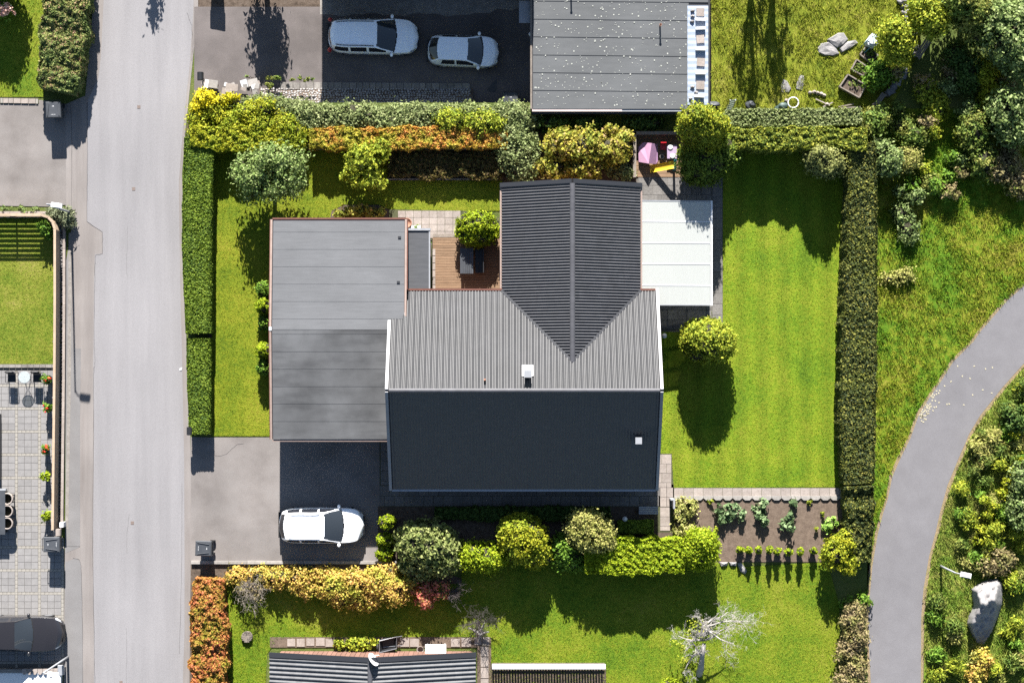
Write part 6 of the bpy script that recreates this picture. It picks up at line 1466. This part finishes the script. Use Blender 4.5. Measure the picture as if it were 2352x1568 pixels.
def planter(label, P4, h, fill, n, mat):
    e = empty('planter_box', g2(sum(p[0] for p in P4)/4, sum(p[1] for p in P4)/4), label, 'planter', 'planter boxes in the long grass')
    for i in range(4):
        A = W(*P4[i], h); B_ = W(*P4[(i+1)%4], h); A.z = B_.z = 0; q = MB(); bar(q, A, B_, .06, h); q.build('side_board', m_timber, e)
    q = MB(); q.add([(*W(*p, h)[:2], h-.12) for p in P4], [(3,2,1,0)]); q.build('soil', fill, e)
    if n:
        P_ = []; c = np.mean([W(*p, h)[:] for p in P4], axis=0); rg = np.random.default_rng(n); P_, N_p = crown_pts([(c[0], c[1], h-.1, .35, .3, .1)], n, .12, rg, up=1); leaf_obj('seedlings', P_, N_p, .07, lm_wild, e, rng=rg)['kind'] = 'stuff'
planter('largest planter box with bare dark soil', [(1948,171),(1990,196),(1974,224),(1929,199)], .4, m_soil, 60, m_timber)
planter('planter box with green seedlings between the other two', [(1968,137),(1996,156),(1985,175),(1956,159)], .3, m_soil, 260, m_timber)
planter('planter box crossed by the hose next to the water tank', [(1990,106),(2017,127),(2001,145),(1976,125)], .3, m_soil, 160, m_timber)
tk = empty('water_tank', g2(2005, 92), 'white plastic water tank with a blue hose', 'tank')
q = MB(); q.prism([W(*p, .9)[:2] for p in ((1992,92),(2004,76),(2017,80),(2019,100),(2008,108),(1994,102))], .05, .85); q.prism([W(*p, .95)[:2] for p in ((1997,93),(2005,83),(2013,86),(2014,97),(2006,102),(1998,99))], .85, .95); q.build('tank_body', m_greymetal if False else M('milky_plastic', [(.6,.64,.68),(.7,.73,.76)], 4, .5), tk)
q = MB(); q.tube([W(1976,110,.2), W(1994,92,.9), W(2008,80,.98), W(2006,98,1.0), W(1996,112,.5), W(1985,122,.35)], .02, 6); q.build('hose', M('blue_hose', [(.1,.35,.42)], rough=.5), tk, True)
def bench2(label, P4, h):
    e = empty('plank_bench', g2(sum(p[0] for p in P4)/4, sum(p[1] for p in P4)/4), label, 'bench', 'old plank benches')
    a, b, c_, d = [W(*p, h) for p in P4]
    for k in range(3):
        q = MB(); t0, t1 = k/3+.02, (k+1)/3-.02
        v = [a+(d-a)*t0, b+(c_-b)*t0, b+(c_-b)*t1, a+(d-a)*t1]; v = v+[p-Vector((0,0,.05)) for p in v]
        q.add(v, [(0,1,2,3),(7,6,5,4),(0,4,5,1),(1,5,6,2),(2,6,7,3),(3,7,4,0)]); q.build('plank', m_timber, e)
    for p in (a+(c_-a)*.15, a+(c_-a)*.85):
        q = MB(); q.box((p.x, p.y, h/2-.03), (.3,.1,h-.06), rz=.6); q.build('support', m_timber, e)
bench2('long weathered plank bench under the yellow-green tree', [(2102,124),(2131,80),(2140,96),(2112,138)], .5)
bench2('short weathered plank bench at the end of the garden wall', [(2006,240),(2026,212),(2036,218),(2016,246)], .4)
q = MB(); q.tube([W(1822+12*math.cos(a), 236+12*math.sin(a), .3) for a in np.linspace(0, 6.283, 25)], .035, 8); tag(q.build('ring_planter', m_white, None, True), 'white plastic ring planter lying near the juniper hedge', 'planter')
for k, (x, y) in enumerate(((1861,213),(1870,212),(1878,214),(1886,216),(1893,219),(1899,240),(1806,231))):
    q = MB(); q.blob(W(x, y, .08), (.11,.1,.1), .2, k+60); tag(q.build('border_stone', m_slabl, None, True), 'rounded pale stone in the curved border row', 'stone', 'pale border stones in the curved row')
for k, (a, b) in enumerate((((1873,228),(1905,243)),((1890,246),(1912,236)),((1925,246),(1960,240)),((1930,249),(1975,246)))):
    q = MB(); bar(q, g2(*a, .05), g2(*b, .09), .06, .05); tag(q.build('loose_pole', m_timber if k > 1 else m_slabl), 'thin wooden pole lying by the juniper hedge', 'pole', 'loose poles by the juniper hedge')
q = MB(); q.blob(W(1724,243,.25), (.29,.27,.26), .22, 8, 14, 9, zmin=0); tag(q.build('rubbish_sack', m_binlid, None, True), 'shiny black rubbish sack in the long grass', 'sack')
q = MB(); q.blob(W(1638,243,.2), (.28,.22,.2), .35, 21, 12, 8, zmin=0); tag(q.build('tarpaulin', m_binlid, None, True), 'crumpled dark tarpaulin at the outbuilding corner', 'tarpaulin')
q = MB(); q.blob(W(1796,246,.2), (.3,.2,.18), .35, 31, 12, 8, zmin=0); tag(q.build('compost_sack', M('green_black_sack', [(.04,.07,.06),(.09,.13,.12)], 6, .5), None, True), 'greenish sack slumped beside the white ring planter', 'sack')
fc = empty('folding_chair', g2(1678, 243), 'green folding deck chair by the outbuilding corner', 'chair')
for k in range(5):
    q = MB(); p = W(1674+k*2.6, 252-k*5.2, .15+.12*k); q.box(p, (.36,.09,.03), rz=.25, rx=.4); q.build('slat', M('chair_green%d' % k, [(.25,.3,.24)], rough=.6), fc)
for s in (-1, 1):
    q = MB(); q.tube([W(1676+s*6,256,.0), W(1683+s*6,230,.75)], .02, 6); q.build('frame', m_metal, fc)
gw = empty('broken_garden_wall', g2(2075, 170), 'tumbledown low garden wall of grey stones', 'wall')
for k in range(34):
    t = k/33; x = 2100+(2040-2100)*t if t > .35 else 2070+(2105-2070)*t/.35; y = 130+(215-130)*t if t > .35 else -5+(130+5)*t/.35
    q = MB(); q.blob(W(x+R.uniform(-4,4), y+R.uniform(-3,3), .12), (R.uniform(.12,.26), R.uniform(.12,.22), R.uniform(.12,.2)), .25, k+80, 9, 6); q.build('stone', m_rock, gw, True)

# ------------------------------------------------------------------ boulder
BP = [(2232,1352),(2246,1342),(2262,1333),(2290,1328),(2303,1337),(2304,1360),(2302,1388),(2292,1420),(2278,1452),(2258,1484),(2246,1476),(2232,1455),(2221,1432),(2226,1414),(2236,1392),(2234,1370)]
def boulder():
    nx_, ny_ = 34, 56; xs = np.linspace(2215, 2310, nx_); ys = np.linspace(1322, 1490, ny_); rg = np.random.default_rng(3)
    X, Y = np.meshgrid(xs, ys); ins = in_poly(X.ravel(), Y.ravel(), BP).reshape(X.shape); D = np.full(X.shape, 1e9); n = len(BP)
    for i in range(n):
        (xa, ya), (xb, yb) = BP[i], BP[(i+1)%n]; t = np.clip(((X-xa)*(xb-xa)+(Y-ya)*(yb-ya))/((xb-xa)**2+(yb-ya)**2), 0, 1)
        D = np.minimum(D, np.hypot(X-xa-t*(xb-xa), Y-ya-t*(yb-ya)))
    crest = 1398-(X-2230)*.42
    Z = np.where(Y < crest, 1.6-(crest-Y)*.013, 1.6-(Y-crest)*.017) + .06*np.sin(X*.21)*np.sin(Y*.17)+.04*np.sin(X*.5+Y*.33)
    Z = np.minimum(Z, np.where(ins, .12+D*.085, -.3)); Z = np.maximum(Z, -.1)+.02*rg.normal(size=X.shape)*ins
    v = [tuple(W(X[j,i], Y[j,i], max(Z[j,i], 0))[:2])+(Z[j,i],) for j in range(ny_) for i in range(nx_)]
    f = [(j*nx_+i, (j+1)*nx_+i, (j+1)*nx_+i+1, j*nx_+i+1) for j in range(ny_-1) for i in range(nx_-1) if ins[j,i] or ins[j+1,i] or ins[j,i+1] or ins[j+1,i+1]]
    tag(mesh('boulder', v, f, m_rock, None, True), 'huge grey granite boulder on the grassy verge', 'boulder')
boulder()
# ------------------------------------------------------------------ small marks on the streets
for x, y, lb in ((319,246,'small square iron valve cover in the road by the northern hedge bank'),(307,434,'small square iron valve cover in the road beside the fence corner'),(304,1200,'small square iron valve cover in the road near the drive'),(278,1566,'small square iron valve cover in the road by the red autumn hedge')):
    q = MB(); q.box(g2(x, y, .012), (.17,.17,.014)); e = tag(q.build('valve_cover', M('rusty_iron', [(.16,.12,.1),(.24,.19,.17)], 30)), lb, 'valve cover')
q = MB()
for k in range(90):
    t = R.random(); x = 2112+(2150-2112)*t+R.gauss(0,7); y = 958+(905-958)*t+R.gauss(0,8)
    if k > 70: x, y = R.uniform(2150,2300), R.uniform(800,960)
    if not in_poly(np.array([x]), np.array([y]), lefte+righte[::-1])[0]: continue
    q.box(g2(x, y, .02), (.09,.06,.008), rz=R.uniform(0,3))
tag(q.build('fallen_leaf', M('pale_leaf', [(.45,.4,.28),(.55,.5,.35)], 9)), 'pale fallen leaves scattered on the footpath edge', 'leaves', kind='stuff')
q = MB(); q.box(g2(415, 848, .02), (.13,.11,.02), rz=.4); q.box(g2(416.5, 846, .028), (.07,.09,.02), rz=-.5); tag(q.build('paper_scrap', m_white), 'white scrap of litter at the road edge by the hedge', 'litter')
tag(sheet('wet_stain', [(1117,200),(1126,190),(1138,176),(1143,178),(1140,190),(1142,198),(1134,206),(1122,204)], PITZ+.016, M('oil_stain', [(.05,.05,.052)], rough=.5)), None, None)
